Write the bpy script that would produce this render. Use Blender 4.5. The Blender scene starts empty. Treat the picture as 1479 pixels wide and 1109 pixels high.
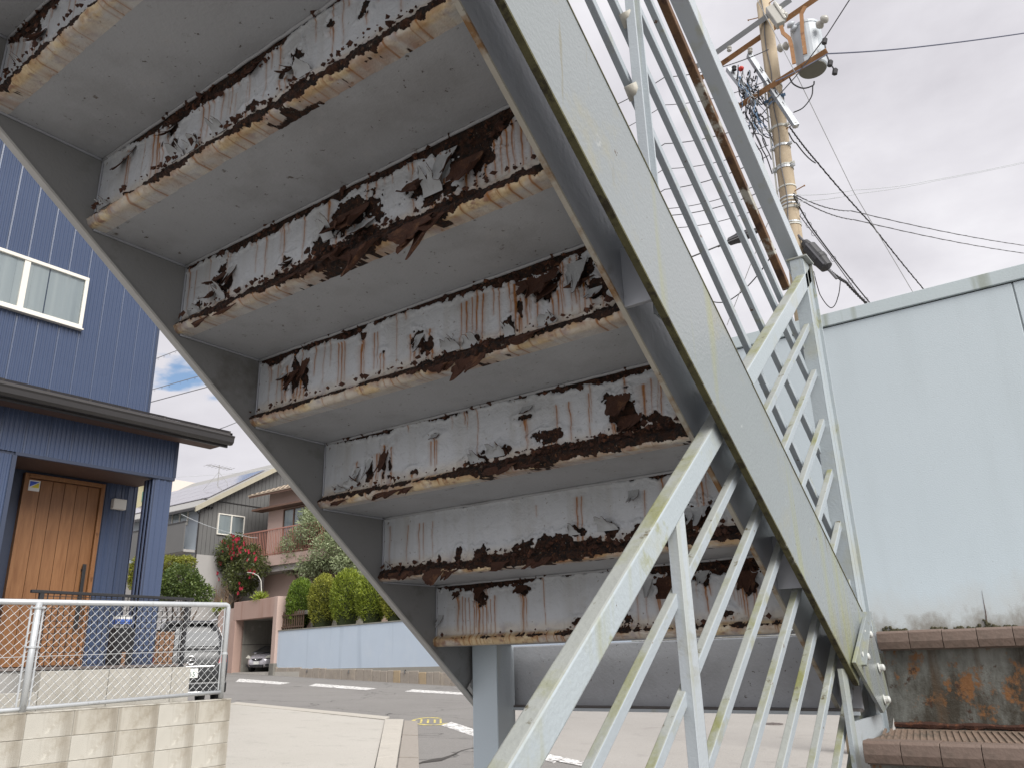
import bpy, math, random
import numpy as np
from mathutils import Vector, Matrix
random.seed(7)
S = bpy.context.scene
COL = S.collection
# ---------------------------------------------------------------- camera
F, YAW, PIT, ROL = 1153.54, 0.617626, 0.327708, -0.030377     # focal length in photo pixels (1479 wide), angles
_f = np.array([-math.sin(YAW)*math.cos(PIT), math.cos(YAW)*math.cos(PIT), math.sin(PIT)])
_r = np.array([math.cos(YAW), math.sin(YAW), 0.0]); _u = np.cross(_r, _f)
CR = math.cos(ROL)*_r + math.sin(ROL)*_u
CU = -math.sin(ROL)*_r + math.cos(ROL)*_u
cam_d = bpy.data.cameras.new('camera'); cam = bpy.data.objects.new('camera', cam_d); COL.objects.link(cam)
m = Matrix.Identity(4)
for i in range(3):
    m[i][0] = CR[i]; m[i][1] = CU[i]; m[i][2] = -_f[i]
cam.matrix_world = m
cam_d.sensor_fit = 'HORIZONTAL'; cam_d.sensor_width = 36; cam_d.lens = F/1479*36
cam_d.clip_start = 0.05; cam_d.clip_end = 2000
S.camera = cam
# ---------------------------------------------------------------- sky, sun, exposure
SUN_AZ, SUN_EL = math.radians(112), math.radians(42)            # azimuth clockwise from +Y
W = bpy.data.worlds.new('World'); S.world = W; W.use_nodes = True
nt = W.node_tree; nt.nodes.clear()
def node(nt, typ, **kw):
    n = nt.nodes.new(typ)
    for k, v in kw.items():
        if k.startswith('_'): setattr(n, k[1:], v)
        else: n.inputs[int(k[1:]) if k[0] == 'i' and k[1:].isdigit() else k.replace('_', ' ')].default_value = v
    return n
sky = node(nt, 'ShaderNodeTexSky', _sky_type='NISHITA', _sun_disc=False, _sun_elevation=SUN_EL, _sun_rotation=SUN_AZ)
b1 = node(nt, 'ShaderNodeBackground', Strength=0.09); nt.links.new(sky.outputs[0], b1.inputs[0])
tc = node(nt, 'ShaderNodeTexCoord')
mp = node(nt, 'ShaderNodeMapping', Scale=(1, 1, 2.2)); nt.links.new(tc.outputs['Generated'], mp.inputs[0])
n1 = node(nt, 'ShaderNodeTexNoise', Scale=2.6, Detail=7.0, Roughness=0.55, Distortion=0.25); nt.links.new(mp.outputs[0], n1.inputs[0])
cr = node(nt, 'ShaderNodeValToRGB'); nt.links.new(n1.outputs[0], cr.inputs[0])
e = cr.color_ramp.elements
e[0].position = 0.30; e[0].color = (0.56, 0.545, 0.585, 1)
e[1].position = 0.72; e[1].color = (0.91, 0.90, 0.93, 1)
e2 = cr.color_ramp.elements.new(0.5); e2.color = (0.70, 0.685, 0.725, 1)
b2 = node(nt, 'ShaderNodeBackground', Strength=0.75); nt.links.new(cr.outputs[0], b2.inputs[0])
# the one gap in the cloud, low in the west
dt = node(nt, 'ShaderNodeVectorMath', _operation='DOT_PRODUCT'); nt.links.new(tc.outputs['Generated'], dt.inputs[0])
gd = Vector(CR*((252-739.5)/F) - CU*((535-554.5)/F) + _f).normalized(); dt.inputs[1].default_value = gd
ad = node(nt, 'ShaderNodeMath', _operation='MULTIPLY_ADD', i1=0.13, i2=-0.065); nt.links.new(n1.outputs[0], ad.inputs[0])
n3 = node(nt, 'ShaderNodeTexNoise', Scale=9.0, Detail=5.0); nt.links.new(mp.outputs[0], n3.inputs[0])
ad2 = node(nt, 'ShaderNodeMath', _operation='MULTIPLY_ADD', i1=0.03, i2=-0.015); nt.links.new(n3.outputs[0], ad2.inputs[0])
sm = node(nt, 'ShaderNodeMath', _operation='ADD'); nt.links.new(dt.outputs['Value'], sm.inputs[0]); nt.links.new(ad.outputs[0], sm.inputs[1])
sm2 = node(nt, 'ShaderNodeMath', _operation='ADD'); nt.links.new(sm.outputs[0], sm2.inputs[0]); nt.links.new(ad2.outputs[0], sm2.inputs[1])
mr = node(nt, 'ShaderNodeMapRange', _interpolation_type='SMOOTHSTEP'); nt.links.new(sm2.outputs[0], mr.inputs['Value'])
mr.inputs['From Min'].default_value = 0.9940; mr.inputs['From Max'].default_value = 0.9995
mx = node(nt, 'ShaderNodeMixShader'); nt.links.new(mr.outputs[0], mx.inputs[0])
nt.links.new(b2.outputs[0], mx.inputs[1]); nt.links.new(b1.outputs[0], mx.inputs[2])
wo = node(nt, 'ShaderNodeOutputWorld'); nt.links.new(mx.outputs[0], wo.inputs[0])
sd = bpy.data.lights.new('sun', 'SUN'); sd.energy = 3.0; sd.angle = math.radians(45); sd.color = (1, 0.975, 0.94)
so = bpy.data.objects.new('sun', sd); COL.objects.link(so)
sdir = Vector((math.sin(SUN_AZ)*math.cos(SUN_EL), math.cos(SUN_AZ)*math.cos(SUN_EL), math.sin(SUN_EL)))
so.rotation_euler = sdir.to_track_quat('Z', 'Y').to_euler()
S.view_settings.view_transform = 'Standard'; S.view_settings.look = 'None'
S.view_settings.exposure = 0.62; S.view_settings.gamma = 1; S.view_settings.use_curve_mapping = False
# ---------------------------------------------------------------- measuring helpers (photo pixel -> point on a known plane)
def ray(x, y): return CR*((x-739.5)/F) - CU*((y-554.5)/F) + _f
def onX(q, X): d = ray(*q); return d*(X/d[0])
def onY(q, Y): d = ray(*q); return d*(Y/d[1])
def dep(x, y, D): return ray(x, y)*D
GA, GB, GC = -1.45, -0.0360748, -0.01635273
def gz(x, y): return GA + GB*x + GC*y
def grd(x, y, dz=0.0):
    d = ray(x, y); t = GA/(d[2]-GB*d[0]-GC*d[1]); P = d*t; return np.array([P[0], P[1], P[2]+dz])
# ---------------------------------------------------------------- object helpers
def tag(o, label=None, cat=None, group=None, kind=None):
    if label: o['label'] = label
    if cat: o['category'] = cat
    if group: o['group'] = group
    if kind: o['kind'] = kind
    return o
def thing(name, label, cat, loc=(0, 0, 0), rz=0.0, group=None):
    o = bpy.data.objects.new(name, None); COL.objects.link(o); o.empty_display_size = 0.2
    o.location = tuple(float(v) for v in loc); o.rotation_euler = (0, 0, rz)
    o['_abs'] = [float(v) for v in loc]
    return tag(o, label, cat, group)
def wloc(o):
    v = np.zeros(3)
    while o is not None:
        v = v + np.array(o.location); o = o.parent
    return v
class MB:
    def __init__(s): s.v = []; s.f = []; s.mi = []
    def add(s, vs, fs, mi=0):
        b = len(s.v); s.v += [tuple(float(c) for c in v) for v in vs]
        s.f += [tuple(b+i for i in f) for f in fs]; s.mi += [mi]*len(fs); return s
    def box(s, x0, x1, y0, y1, z0, z1, mi=0):
        return s.add([(x0,y0,z0),(x1,y0,z0),(x1,y1,z0),(x0,y1,z0),(x0,y0,z1),(x1,y0,z1),(x1,y1,z1),(x0,y1,z1)],
                     [(3,2,1,0),(4,5,6,7),(0,1,5,4),(1,2,6,5),(2,3,7,6),(3,0,4,7)], mi)
    def beam(s, p0, p1, w, h, up=(0,0,1), mi=0):
        p0 = Vector(p0); p1 = Vector(p1); d = (p1-p0).normalized(); up = Vector(up)
        a = d.cross(up).normalized(); b = a.cross(d).normalized()
        vs = [p + a*(sx*w/2) + b*(sy*h/2) for p in (p0, p1) for sx, sy in ((-1,-1),(1,-1),(1,1),(-1,1))]
        return s.add(vs, [(3,2,1,0),(4,5,6,7),(0,1,5,4),(1,2,6,5),(2,3,7,6),(3,0,4,7)], mi)
    def channel(s, p0, p1, w, h, t, up=(0,0,1), mi=0):      # U section, open side facing -up
        p0 = Vector(p0); p1 = Vector(p1); d = (p1-p0).normalized(); up = Vector(up)
        a = d.cross(up).normalized(); b = a.cross(d).normalized()
        prof = [(-w/2,-h/2),(-w/2,h/2),(w/2,h/2),(w/2,-h/2),(w/2-t,-h/2),(w/2-t,h/2-t),(-w/2+t,h/2-t),(-w/2+t,-h/2)]
        n = len(prof); vs = [p + a*x + b*y for p in (p0, p1) for x, y in prof]
        fs = [(i, (i+1)%n, n+(i+1)%n, n+i) for i in range(n)]
        for o in (0, n): fs += [(o,o+1,o+6,o+7),(o+1,o+2,o+5,o+6),(o+2,o+3,o+4,o+5)]
        return s.add(vs, fs, mi)
    def prism(s, poly, axis, a0, a1, mi=0):                 # polygon of 3D points swept along an axis vector
        n = len(poly); ax = Vector(axis); vs = [Vector(p)+ax*a0 for p in poly] + [Vector(p)+ax*a1 for p in poly]
        return s.add(vs, [tuple(range(n))[::-1], tuple(range(n, 2*n))] + [(i,(i+1)%n,n+(i+1)%n,n+i) for i in range(n)], mi)
    def curve(s, pts, r, n=6):
        P_ = [Vector(p) for p in pts]; P_ = [P_[0]*2-P_[1]]+P_+[P_[-1]*2-P_[-2]]; out = []
        for i in range(1, len(P_)-2):
            for k in range(6):
                t = k/6; out.append(0.5*((2*P_[i])+(P_[i+1]-P_[i-1])*t+(2*P_[i-1]-5*P_[i]+4*P_[i+1]-P_[i+2])*t*t+(3*P_[i]-P_[i-1]-3*P_[i+1]+P_[i+2])*t**3))
        return s.tube(out+[P_[-2]], r, n)
    def tube(s, pts, r, n=6, caps=True, mi=0):
        pts = [Vector(p) for p in pts]; rs = r if hasattr(r, '__len__') else [r]*len(pts)
        vs = []; up = Vector((0.13, 0.31, 0.94))
        for i, p in enumerate(pts):
            d = (pts[min(i+1, len(pts)-1)] - pts[max(i-1, 0)]).normalized()
            if abs(d.dot(up)) > 0.95: up = Vector((0.9, 0.3, 0.1))
            a = d.cross(up).normalized(); b = d.cross(a)
            vs += [p + (a*math.cos(k*2*math.pi/n) + b*math.sin(k*2*math.pi/n))*rs[i] for k in range(n)]
        fs = [(i*n+k, i*n+(k+1)%n, (i+1)*n+(k+1)%n, (i+1)*n+k) for i in range(len(pts)-1) for k in range(n)]
        if caps: fs += [tuple(range(n))[::-1], tuple(range((len(pts)-1)*n, len(pts)*n))]
        return s.add(vs, fs, mi)
    def lathe(s, c, prof, n=16, axis=(0,0,1), mi=0):        # prof: (r, h) along the axis
        ax = Vector(axis).normalized(); q = Vector((1,0,0)) if abs(ax.x) < 0.9 else Vector((0,1,0))
        a = ax.cross(q).normalized(); b = ax.cross(a); c = Vector(c); vs = []
        for r, h in prof: vs += [c + ax*h + (a*math.cos(k*2*math.pi/n) + b*math.sin(k*2*math.pi/n))*r for k in range(n)]
        fs = [(i*n+k, i*n+(k+1)%n, (i+1)*n+(k+1)%n, (i+1)*n+k) for i in range(len(prof)-1) for k in range(n)]
        fs += [tuple(range(n))[::-1], tuple(range((len(prof)-1)*n, len(prof)*n))]
        return s.add(vs, fs, mi)
    def build(s, name, mats, parent=None, smooth=False, local=False, bevel=0.0, label=None):
        me = bpy.data.meshes.new(name)
        off = np.zeros(3) if (local or parent is None) else wloc(parent)
        me.from_pydata([(v[0]-off[0], v[1]-off[1], v[2]-off[2]) for v in s.v], [], s.f)
        for mt in (mats if isinstance(mats, (list, tuple)) else [mats]): me.materials.append(mt)
        if any(s.mi): me.polygons.foreach_set('material_index', s.mi)
        if smooth: me.polygons.foreach_set('use_smooth', [True]*len(me.polygons))
        return place(name, me, parent, bevel, label)
def place(name, me, parent=None, bevel=0.0, label=None):
    o = bpy.data.objects.new(name, me); COL.objects.link(o)
    if parent is not None: o.parent = parent
    if bevel:
        bm = o.modifiers.new('bevel', 'BEVEL'); bm.width = bevel; bm.segments = 2; bm.limit_method = 'ANGLE'
    if label: o['label'] = label
    return o
def copy_tree(o, parent=None):
    c = o.copy(); COL.objects.link(c); c.parent = parent
    for ch in list(o.children): copy_tree(ch, c)
    return c
def text_part(name, body, size, mt, parent, mat4, local=True, ext=0.001):
    cu = bpy.data.curves.new(name, 'FONT'); cu.body = body; cu.size = size; cu.extrude = ext; cu.align_x = 'CENTER'; cu.align_y = 'CENTER'
    t = bpy.data.objects.new(name+'_tmp', cu); COL.objects.link(t)
    me = bpy.data.meshes.new_from_object(t.evaluated_get(bpy.context.evaluated_depsgraph_get()))
    bpy.data.objects.remove(t); me.transform(mat4); me.materials.clear(); me.materials.append(mt)
    return place(name, me, parent)
# ---------------------------------------------------------------- materials
MATS = {}
def base_mat(name):
    mt = bpy.data.materials.new(name); mt.use_nodes = True; t = mt.node_tree; t.nodes.clear()
    o = node(t, 'ShaderNodeOutputMaterial'); p = node(t, 'ShaderNodeBsdfPrincipled'); t.links.new(p.outputs[0], o.inputs[0])
    return mt, t, p
def coords(t, scale=(1,1,1)):
    c = node(t, 'ShaderNodeTexCoord'); mp = node(t, 'ShaderNodeMapping', Scale=scale)
    t.links.new(c.outputs['Object'], mp.inputs[0]); return mp.outputs[0]
def noise(t, vec, scale, detail=4.0, rough=0.55, dist=0.0):
    n = node(t, 'ShaderNodeTexNoise', Scale=scale, Detail=detail, Roughness=rough, Distortion=dist); t.links.new(vec, n.inputs[0]); return n.outputs[0]
def rng(t, val, a, b, lo=0.0, hi=1.0):
    n = node(t, 'ShaderNodeMapRange'); t.links.new(val, n.inputs['Value'])
    n.inputs['From Min'].default_value = a; n.inputs['From Max'].default_value = b
    n.inputs['To Min'].default_value = lo; n.inputs['To Max'].default_value = hi; return n.outputs[0]
def mix(t, fac, a, b, mode='MIX'):
    n = node(t, 'ShaderNodeMix', _data_type='RGBA', _blend_type=mode)
    for i, v in ((0, fac), (6, a), (7, b)):
        if isinstance(v, bpy.types.NodeSocket): t.links.new(v, n.inputs[i])
        elif i == 0: n.inputs[0].default_value = v
        else: n.inputs[i].default_value = (*v[:3], 1)
    return n.outputs[2]
def bumpn(t, p, h, dist, strength=1.0):
    b = node(t, 'ShaderNodeBump', Distance=dist, Strength=strength); t.links.new(h, b.inputs['Height']); t.links.new(b.outputs[0], p.inputs['Normal'])
def mat(name, col, rough=0.5, var=0.12, scale=6.0, bump=0.0, bscale=80.0, metal=0.0, spots=None, streaks=None, coat=0.0):
    if name in MATS: return MATS[name]
    mt, t, p = base_mat(name); v = coords(t)
    lo = tuple(c*(1-var) for c in col); hi = tuple(min(1, c*(1+var)) for c in col)
    c = mix(t, noise(t, v, scale, 5), lo, hi)
    if spots:          # (colour, scale, threshold, softness)
        for sc, ss, th, so in spots:
            c = mix(t, rng(t, noise(t, v, ss, 6, 0.65), th, th+so), c, sc)
    if streaks:        # (colour, scale, threshold, softness): runs down the surface
        for sc, ss, th, so in streaks:
            c = mix(t, rng(t, noise(t, coords(t, (1,1,0.07)), ss, 4), th, th+so, 0, 0.8), c, sc)
    t.links.new(c, p.inputs['Base Color'])
    p.inputs['Roughness'].default_value = rough; p.inputs['Metallic'].default_value = metal
    if coat: p.inputs['Coat Weight'].default_value = coat; p.inputs['Coat Roughness'].default_value = 0.1
    if bump: bumpn(t, p, noise(t, v, bscale, 4), bump)
    MATS[name] = mt; return mt
PAINT = (0.42, 0.46, 0.485)
GRIME = (0.16, 0.15, 0.10); MOSS = (0.20, 0.21, 0.07); RUST = (0.15, 0.055, 0.02)
m_steel = mat('painted_steel', PAINT, 0.27, 0.08, 3, 0.0007, 160, spots=[((0.33,0.34,0.30), 9, 0.62, 0.12), (RUST, 35, 0.74, 0.03)], streaks=[((0.36,0.36,0.24), 14, 0.60, 0.18)])
m_web = mat('stringer_paint', (0.235,0.258,0.26), 0.16, 0.06, 3, 0.0011, 130, spots=[((0.27,0.265,0.20), 5, 0.54, 0.2), ((0.09,0.07,0.045), 34, 0.69, 0.03), ((0.40,0.41,0.39), 11, 0.66, 0.08)], streaks=[((0.27,0.275,0.11), 9, 0.57, 0.14), ((0.19,0.18,0.12), 26, 0.66, 0.06)])
m_inner = mat('inner_stringer_paint', (0.34,0.36,0.395), 0.25, 0.08, 4, 0.0006, 60, spots=[((0.22,0.23,0.23), 10, 0.6, 0.14)], streaks=[((0.24,0.25,0.25), 12, 0.58, 0.25)])
m_soffit = mat('soffit_paint', (0.405,0.42,0.44), 0.5, 0.10, 4, 0.0012, 110, spots=[((0.30,0.305,0.315), 5, 0.50, 0.3), ((0.09,0.075,0.06), 70, 0.645, 0.05), ((0.13,0.11,0.09), 24, 0.66, 0.06), ((0.45,0.45,0.45), 9, 0.60, 0.2)])
m_mossy = mat('mossy_steel_edge', (0.085,0.08,0.035), 0.85, 0.5, 30, 0.003, 120, spots=[((0.035,0.03,0.015), 25, 0.5, 0.1), ((0.24,0.24,0.19), 14, 0.66, 0.06)])
m_rail = mat('railing_paint', (0.37,0.415,0.435), 0.30, 0.06, 4, 0.0009, 120, spots=[((0.36,0.38,0.33), 5, 0.54, 0.16), ((0.26,0.265,0.12), 8, 0.62, 0.10), ((0.10,0.06,0.03), 38, 0.70, 0.025)], streaks=[((0.29,0.295,0.17), 12, 0.58, 0.12), ((0.20,0.18,0.12), 34, 0.66, 0.06)])
m_railtop = mat('weathered_rail_top', (0.30,0.315,0.295), 0.6, 0.15, 12, 0.0015, 90, spots=[((0.20,0.205,0.085), 6, 0.48, 0.2), ((0.11,0.095,0.055), 26, 0.62, 0.06), ((0.37,0.38,0.35), 15, 0.64, 0.05)])
m_bar = mat('railing_bar_paint', (0.35,0.39,0.415), 0.36, 0.08, 9, 0.0008, 120, spots=[((0.31,0.32,0.25), 10, 0.57, 0.12), ((0.12,0.06,0.03), 30, 0.66, 0.03)])
m_rustbar = mat('rusted_bar', (0.125,0.066,0.03), 0.8, 0.6, 18, 0.003, 60, spots=[((0.05,0.022,0.012), 14, 0.5, 0.1), ((0.38,0.37,0.32), 8, 0.55, 0.06)])
m_lip = mat('stringer_edge', (0.42,0.40,0.34), 0.6, 0.2, 9, 0.001, 90, spots=[((0.22,0.12,0.045), 7, 0.50, 0.12), ((0.07,0.04,0.02), 30, 0.62, 0.06)])
m_flake_paint = mat('peeling_paint', (0.43,0.45,0.46), 0.5, 0.15, 30, 0.001, 200, spots=[((0.25,0.24,0.22), 40, 0.6, 0.1)])
m_flake_rust = mat('flake_rust', (0.065,0.026,0.014), 0.85, 0.5, 40, 0.002, 200, spots=[((0.15,0.07,0.033), 25, 0.56, 0.12)])
m_crumb = mat('rust_crust', (0.055,0.022,0.013), 0.92, 0.5, 60, 0.002, 250, spots=[((0.13,0.05,0.022), 60, 0.55, 0.08)])
m_black = mat('black_metal', (0.02,0.02,0.022), 0.5, 0.2)
m_bolt = mat('bolt_paint', (0.52,0.53,0.50), 0.4, 0.15, 60, 0.001, 200, spots=[(RUST, 60, 0.62, 0.08)])
m_wall = mat('painted_panel', (0.47,0.54,0.57), 0.5, 0.05, 1.5, 0.0006, 220, spots=[((0.40,0.46,0.47), 2.5, 0.55, 0.3), ((0.30,0.31,0.28), 90, 0.75, 0.03)], streaks=[((0.36,0.41,0.42), 9, 0.57, 0.25)])
# grime that creeps up the foot of the wall and down from its coping (dirt with its own ragged outline, by height)
def wall_mat():
    mt, t, p = base_mat('panel_wall_paint'); v = coords(t)
    c = mix(t, noise(t, v, 1.5, 4), (0.47,0.535,0.56), (0.53,0.59,0.615))
    c = mix(t, rng(t, noise(t, coords(t, (1,1,0.12)), 8, 5), 0.50, 0.80, 0, 0.28), c, (0.40,0.45,0.46))
    sx = node(t, 'ShaderNodeSeparateXYZ'); t.links.new(v, sx.inputs[0]); z = sx.outputs[2]
    nz = noise(t, coords(t, (1,1,0.7)), 6, 7, 0.7)
    h = node(t, 'ShaderNodeMath', _operation='MULTIPLY_ADD', i1=0.35); t.links.new(nz, h.inputs[0]); 
    sub = node(t, 'ShaderNodeMath', _operation='SUBTRACT'); t.links.new(h.outputs[0], sub.inputs[0]); t.links.new(z, sub.inputs[1]); h.inputs[2].default_value = 0.0
    c = mix(t, rng(t, sub.outputs[0], -0.02, 0.16, 0, 0.75), c, (0.46,0.46,0.43))
    c = mix(t, rng(t, sub.outputs[0], 0.10, 0.17, 0, 0.8), c, (0.19,0.17,0.14))
    n5 = noise(t, v, 22, 6, 0.7); a = node(t, 'ShaderNodeMath', _operation='MULTIPLY', i1=0.0); 
    c = mix(t, rng(t, noise(t, v, 160, 2), 0.70, 0.74, 0, 0.6), c, (0.22,0.22,0.20))
    t.links.new(c, p.inputs['Base Color']); p.inputs['Roughness'].default_value = 0.48
    bumpn(t, p, noise(t, v, 200, 3), 0.0008)
    return mt
m_panel = wall_mat()
# riser plate: paint, bare rust, rust runs and tea-coloured stain, blended by a per-vertex record of the damage
def riser_mat(name, paint, dirt=0.0):
    mt, t, p = base_mat(name); v = coords(t)
    at = node(t, 'ShaderNodeAttribute', _attribute_name='wear'); sp = node(t, 'ShaderNodeSeparateColor'); t.links.new(at.outputs['Color'], sp.inputs[0])
    R, D, Y = sp.outputs
    c = mix(t, noise(t, v, 7, 5), tuple(x*0.90 for x in paint), tuple(x*1.07 for x in paint))
    c = mix(t, rng(t, noise(t, v, 70, 3), 0.66, 0.70, 0, 0.7), c, (0.16,0.13,0.10))
    c = mix(t, rng(t, noise(t, coords(t, (1,1,0.10)), 16, 5, 0.6), 0.48, 0.72, 0, 0.55), c, (0.40,0.40,0.38))
    c = mix(t, rng(t, noise(t, v, 11, 6, 0.7), 0.54, 0.70, 0, 0.55), c, (0.37,0.375,0.37))
    if dirt: c = mix(t, rng(t, noise(t, v, 9, 6, 0.7), 0.45, 0.62, 0, dirt), c, (0.09,0.075,0.05))
    st = mix(t, noise(t, v, 35, 4), (0.62,0.40,0.12), (0.84,0.72,0.45))
    st = mix(t, rng(t, noise(t, v, 30, 4, 0.6), 0.52, 0.64), st, (0.25,0.10,0.028))
    c = mix(t, Y, c, st)
    dr = mix(t, noise(t, v, 60, 3), (0.15,0.045,0.007), (0.43,0.175,0.025))
    c = mix(t, D, c, dr)
    ru = mix(t, rng(t, noise(t, v, 55, 7, 0.7), 0.42, 0.72), (0.008,0.0045,0.003), (0.085,0.030,0.012))
    ru = mix(t, rng(t, noise(t, v, 130, 3), 0.60, 0.72, 0, 0.8), ru, (0.19,0.085,0.035))
    ru = mix(t, rng(t, noise(t, v, 48, 6, 0.7), 0.64, 0.69, 0, 0.85), ru, (0.30,0.25,0.19))
    ed = node(t, 'ShaderNodeMath', _operation='MULTIPLY_ADD', i1=0.5, i2=-0.25); t.links.new(noise(t, v, 160, 3), ed.inputs[0])
    ea = node(t, 'ShaderNodeMath', _operation='ADD'); t.links.new(R, ea.inputs[0]); t.links.new(ed.outputs[0], ea.inputs[1])
    rf = rng(t, ea.outputs[0], 0.42, 0.55)
    c = mix(t, rf, c, ru)
    t.links.new(c, p.inputs['Base Color'])
    t.links.new(rng(t, rf, 0, 1, 0.30, 0.9), p.inputs['Roughness'])
    hb = node(t, 'ShaderNodeMath', _operation='MULTIPLY_ADD', i1=2.5); t.links.new(rf, hb.inputs[0])
    hm = node(t, 'ShaderNodeMath', _operation='MULTIPLY'); t.links.new(hb.outputs[0], hm.inputs[0]); t.links.new(noise(t, v, 110, 5, 0.7), hm.inputs[1]); hb.inputs[2].default_value = 0.55
    wr = node(t, 'ShaderNodeMath', _operation='ADD'); wr2 = node(t, 'ShaderNodeMath', _operation='MULTIPLY', i1=1.6); t.links.new(noise(t, v, 28, 5, 0.6, 0.6), wr2.inputs[0]); t.links.new(hm.outputs[0], wr.inputs[0]); t.links.new(wr2.outputs[0], wr.inputs[1]); bumpn(t, p, wr.outputs[0], 0.0030)
    return mt
m_riser = riser_mat('rusting_riser', (0.55,0.58,0.61))
def step_mat():
    mt, t, p = base_mat('grimy_step_plate'); v = coords(t)
    c = mix(t, noise(t, v, 4, 6), (0.17,0.18,0.165), (0.27,0.28,0.255))
    c = mix(t, rng(t, noise(t, coords(t, (1,1,0.4)), 5, 7, 0.7), 0.44, 0.62), c, (0.045,0.038,0.026))
    c = mix(t, rng(t, noise(t, coords(t, (1,1,0.8)), 16, 7, 0.72), 0.53, 0.60), c, (0.21,0.095,0.032))
    c = mix(t, rng(t, noise(t, v, 30, 6, 0.7), 0.60, 0.66), c, (0.05,0.024,0.013))
    c = mix(t, rng(t, noise(t, coords(t, (1,1,0.05)), 16, 4), 0.60, 0.72, 0, 0.7), c, (0.09,0.06,0.035))
    t.links.new(c, p.inputs['Base Color']); p.inputs['Roughness'].default_value = 0.6; bumpn(t, p, noise(t, v, 40, 6, 0.7), 0.004); return mt
m_stepriser = step_mat()
# ================================================================ ground (one sheet to the horizon), paving and road paint
def ground_mat(name, c1, c2, spk, bump=0.004, crack=True, rough=0.9):
    mt, t, p = base_mat(name); v = coords(t)
    c = mix(t, noise(t, v, 0.5, 5), c1, c2)
    c = mix(t, rng(t, noise(t, v, 60, 2), 0.62, 0.68, 0, 0.7), c, spk)
    c = mix(t, rng(t, noise(t, v, 1.7, 6, 0.7), 0.56, 0.74, 0, 0.5), c, tuple(x*0.62 for x in c1))
    c = mix(t, rng(t, noise(t, v, 38, 2), 0.64, 0.70, 0, 0.6), c, tuple(x*0.45 for x in c1))
    if crack:
        vo = node(t, 'ShaderNodeTexVoronoi', _feature='DISTANCE_TO_EDGE', Scale=0.22); 
        ds = node(t, 'ShaderNodeVectorMath', _operation='ADD'); nn = node(t, 'ShaderNodeTexNoise', Scale=1.2, Detail=4.0)
        t.links.new(v, nn.inputs[0]); t.links.new(nn.outputs['Color'], ds.inputs[0]); t.links.new(v, ds.inputs[1]); t.links.new(ds.outputs[0], vo.inputs['Vector'])
        c = mix(t, rng(t, vo.outputs['Distance'], 0.0015, 0.005, 0.8, 0), c, (0.03,0.028,0.025))
    t.links.new(c, p.inputs['Base Color']); p.inputs['Roughness'].default_value = rough
    bumpn(t, p, noise(t, v, 90, 4, 0.7), bump)
    return mt
m_asphalt = ground_mat('asphalt', (0.175,0.165,0.155), (0.235,0.225,0.21), (0.36,0.35,0.33))
m_conc = ground_mat('concrete_paving', (0.40,0.38,0.335), (0.49,0.465,0.42), (0.55,0.52,0.46), 0.0015, False, 0.8)
m_kerb = ground_mat('kerb_concrete', (0.43,0.40,0.35), (0.50,0.47,0.41), (0.30,0.27,0.23), 0.002, False, 0.85)
def sheet(pts, dz, thick=0.0): return [(P[0], P[1], gz(P[0], P[1])+dz) for P in pts]
g = MB(); R = 900
N = 12
for i in range(N+1):
    for j in range(N+1):
        x = -R+2*R*i/N; y = -R+2*R*j/N
        g.v.append((x, y, max(-40, min(40, gz(x, y)))))
for i in range(N):
    for j in range(N):
        a = i*(N+1)+j; g.f.append((a, a+N+1, a+N+2, a+1)); g.mi.append(0)
tag(g.build('ground', m_asphalt), kind='structure')
def slab(name, pts, dz0, dz1, mt, bevel=0.0):
    b = MB(); b.prism([(P[0], P[1], gz(P[0],P[1])+dz0) for P in pts], (0,0,1), 0, dz1-dz0); return b.build(name, mt, bevel=bevel)
# concrete apron in the foreground: two bays parted by a joint, then a strip of kerb slabs
P = lambda x, y: grd(x, y)
def lerp(a, b, t): return a + (b-a)*t
ap = tag(slab('concrete_apron', [P(300,1013), P(556,1041), P(540,1112), P(500,1300), P(-200,1300), P(-120,1080)], -0.15, 0.02, m_conc), kind='structure')
b = MB(); j0 = P(300,1068); j1 = P(548,1046); w = 0.012
b.add([(j0[0],j0[1],gz(*j0[:2])+0.0235),(j1[0],j1[1],gz(*j1[:2])+0.0235),(j1[0],j1[1]+0.05,gz(j1[0],j1[1]+0.05)+0.0235),(j0[0],j0[1]+0.06,gz(j0[0],j0[1]+0.06)+0.0235)], [(0,1,2,3)])
b.build('expansion_joint', mat('joint_dirt', (0.16,0.13,0.10), 0.9, 0.3), ap)
# kerb slabs along the right-hand edge of the apron, and one row behind it
ka, kb, kc, kd = P(558,1040), P(592,1040), P(577,1300), P(500,1300)
L0 = [P(556,1041), P(540,1106), P(532,1160)]; L1 = [P(583,1041), P(573,1095), P(566,1150)]
ks = MB
def quadslab(q, dz0, dz1, name, mt, parent):
    c = sum(q)/4; q = [c + (p_-c)*0.985 for p_ in q]
    o = slab(name, q, dz0, dz1, mt, 0.006); o.parent = parent; return o
for i in range(6):
    t0, t1 = i/6, (i+1)/6
    quadslab([lerp(L0[0],L0[2],t0), lerp(L1[0],L1[2],t0), lerp(L1[0],L1[2],t1), lerp(L0[0],L0[2],t1)], -0.1, 0.045, 'kerb_stone', m_kerb, ap)
    r0, r1 = lerp(L1[0],L1[2],t0), lerp(L1[0],L1[2],t1); dx = np.array([0.28,0.12,0])
    quadslab([r0+dx*0.05, r0+dx, r1+dx, r1+dx*0.05], -0.1, 0.02+0.01*(i%2), 'gutter_stone', mat('gutter_stone', (0.30,0.27,0.235), 0.9, 0.2, 20, 0.002), ap)
B0, B1 = P(330,1017), P(556,1040)
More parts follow.
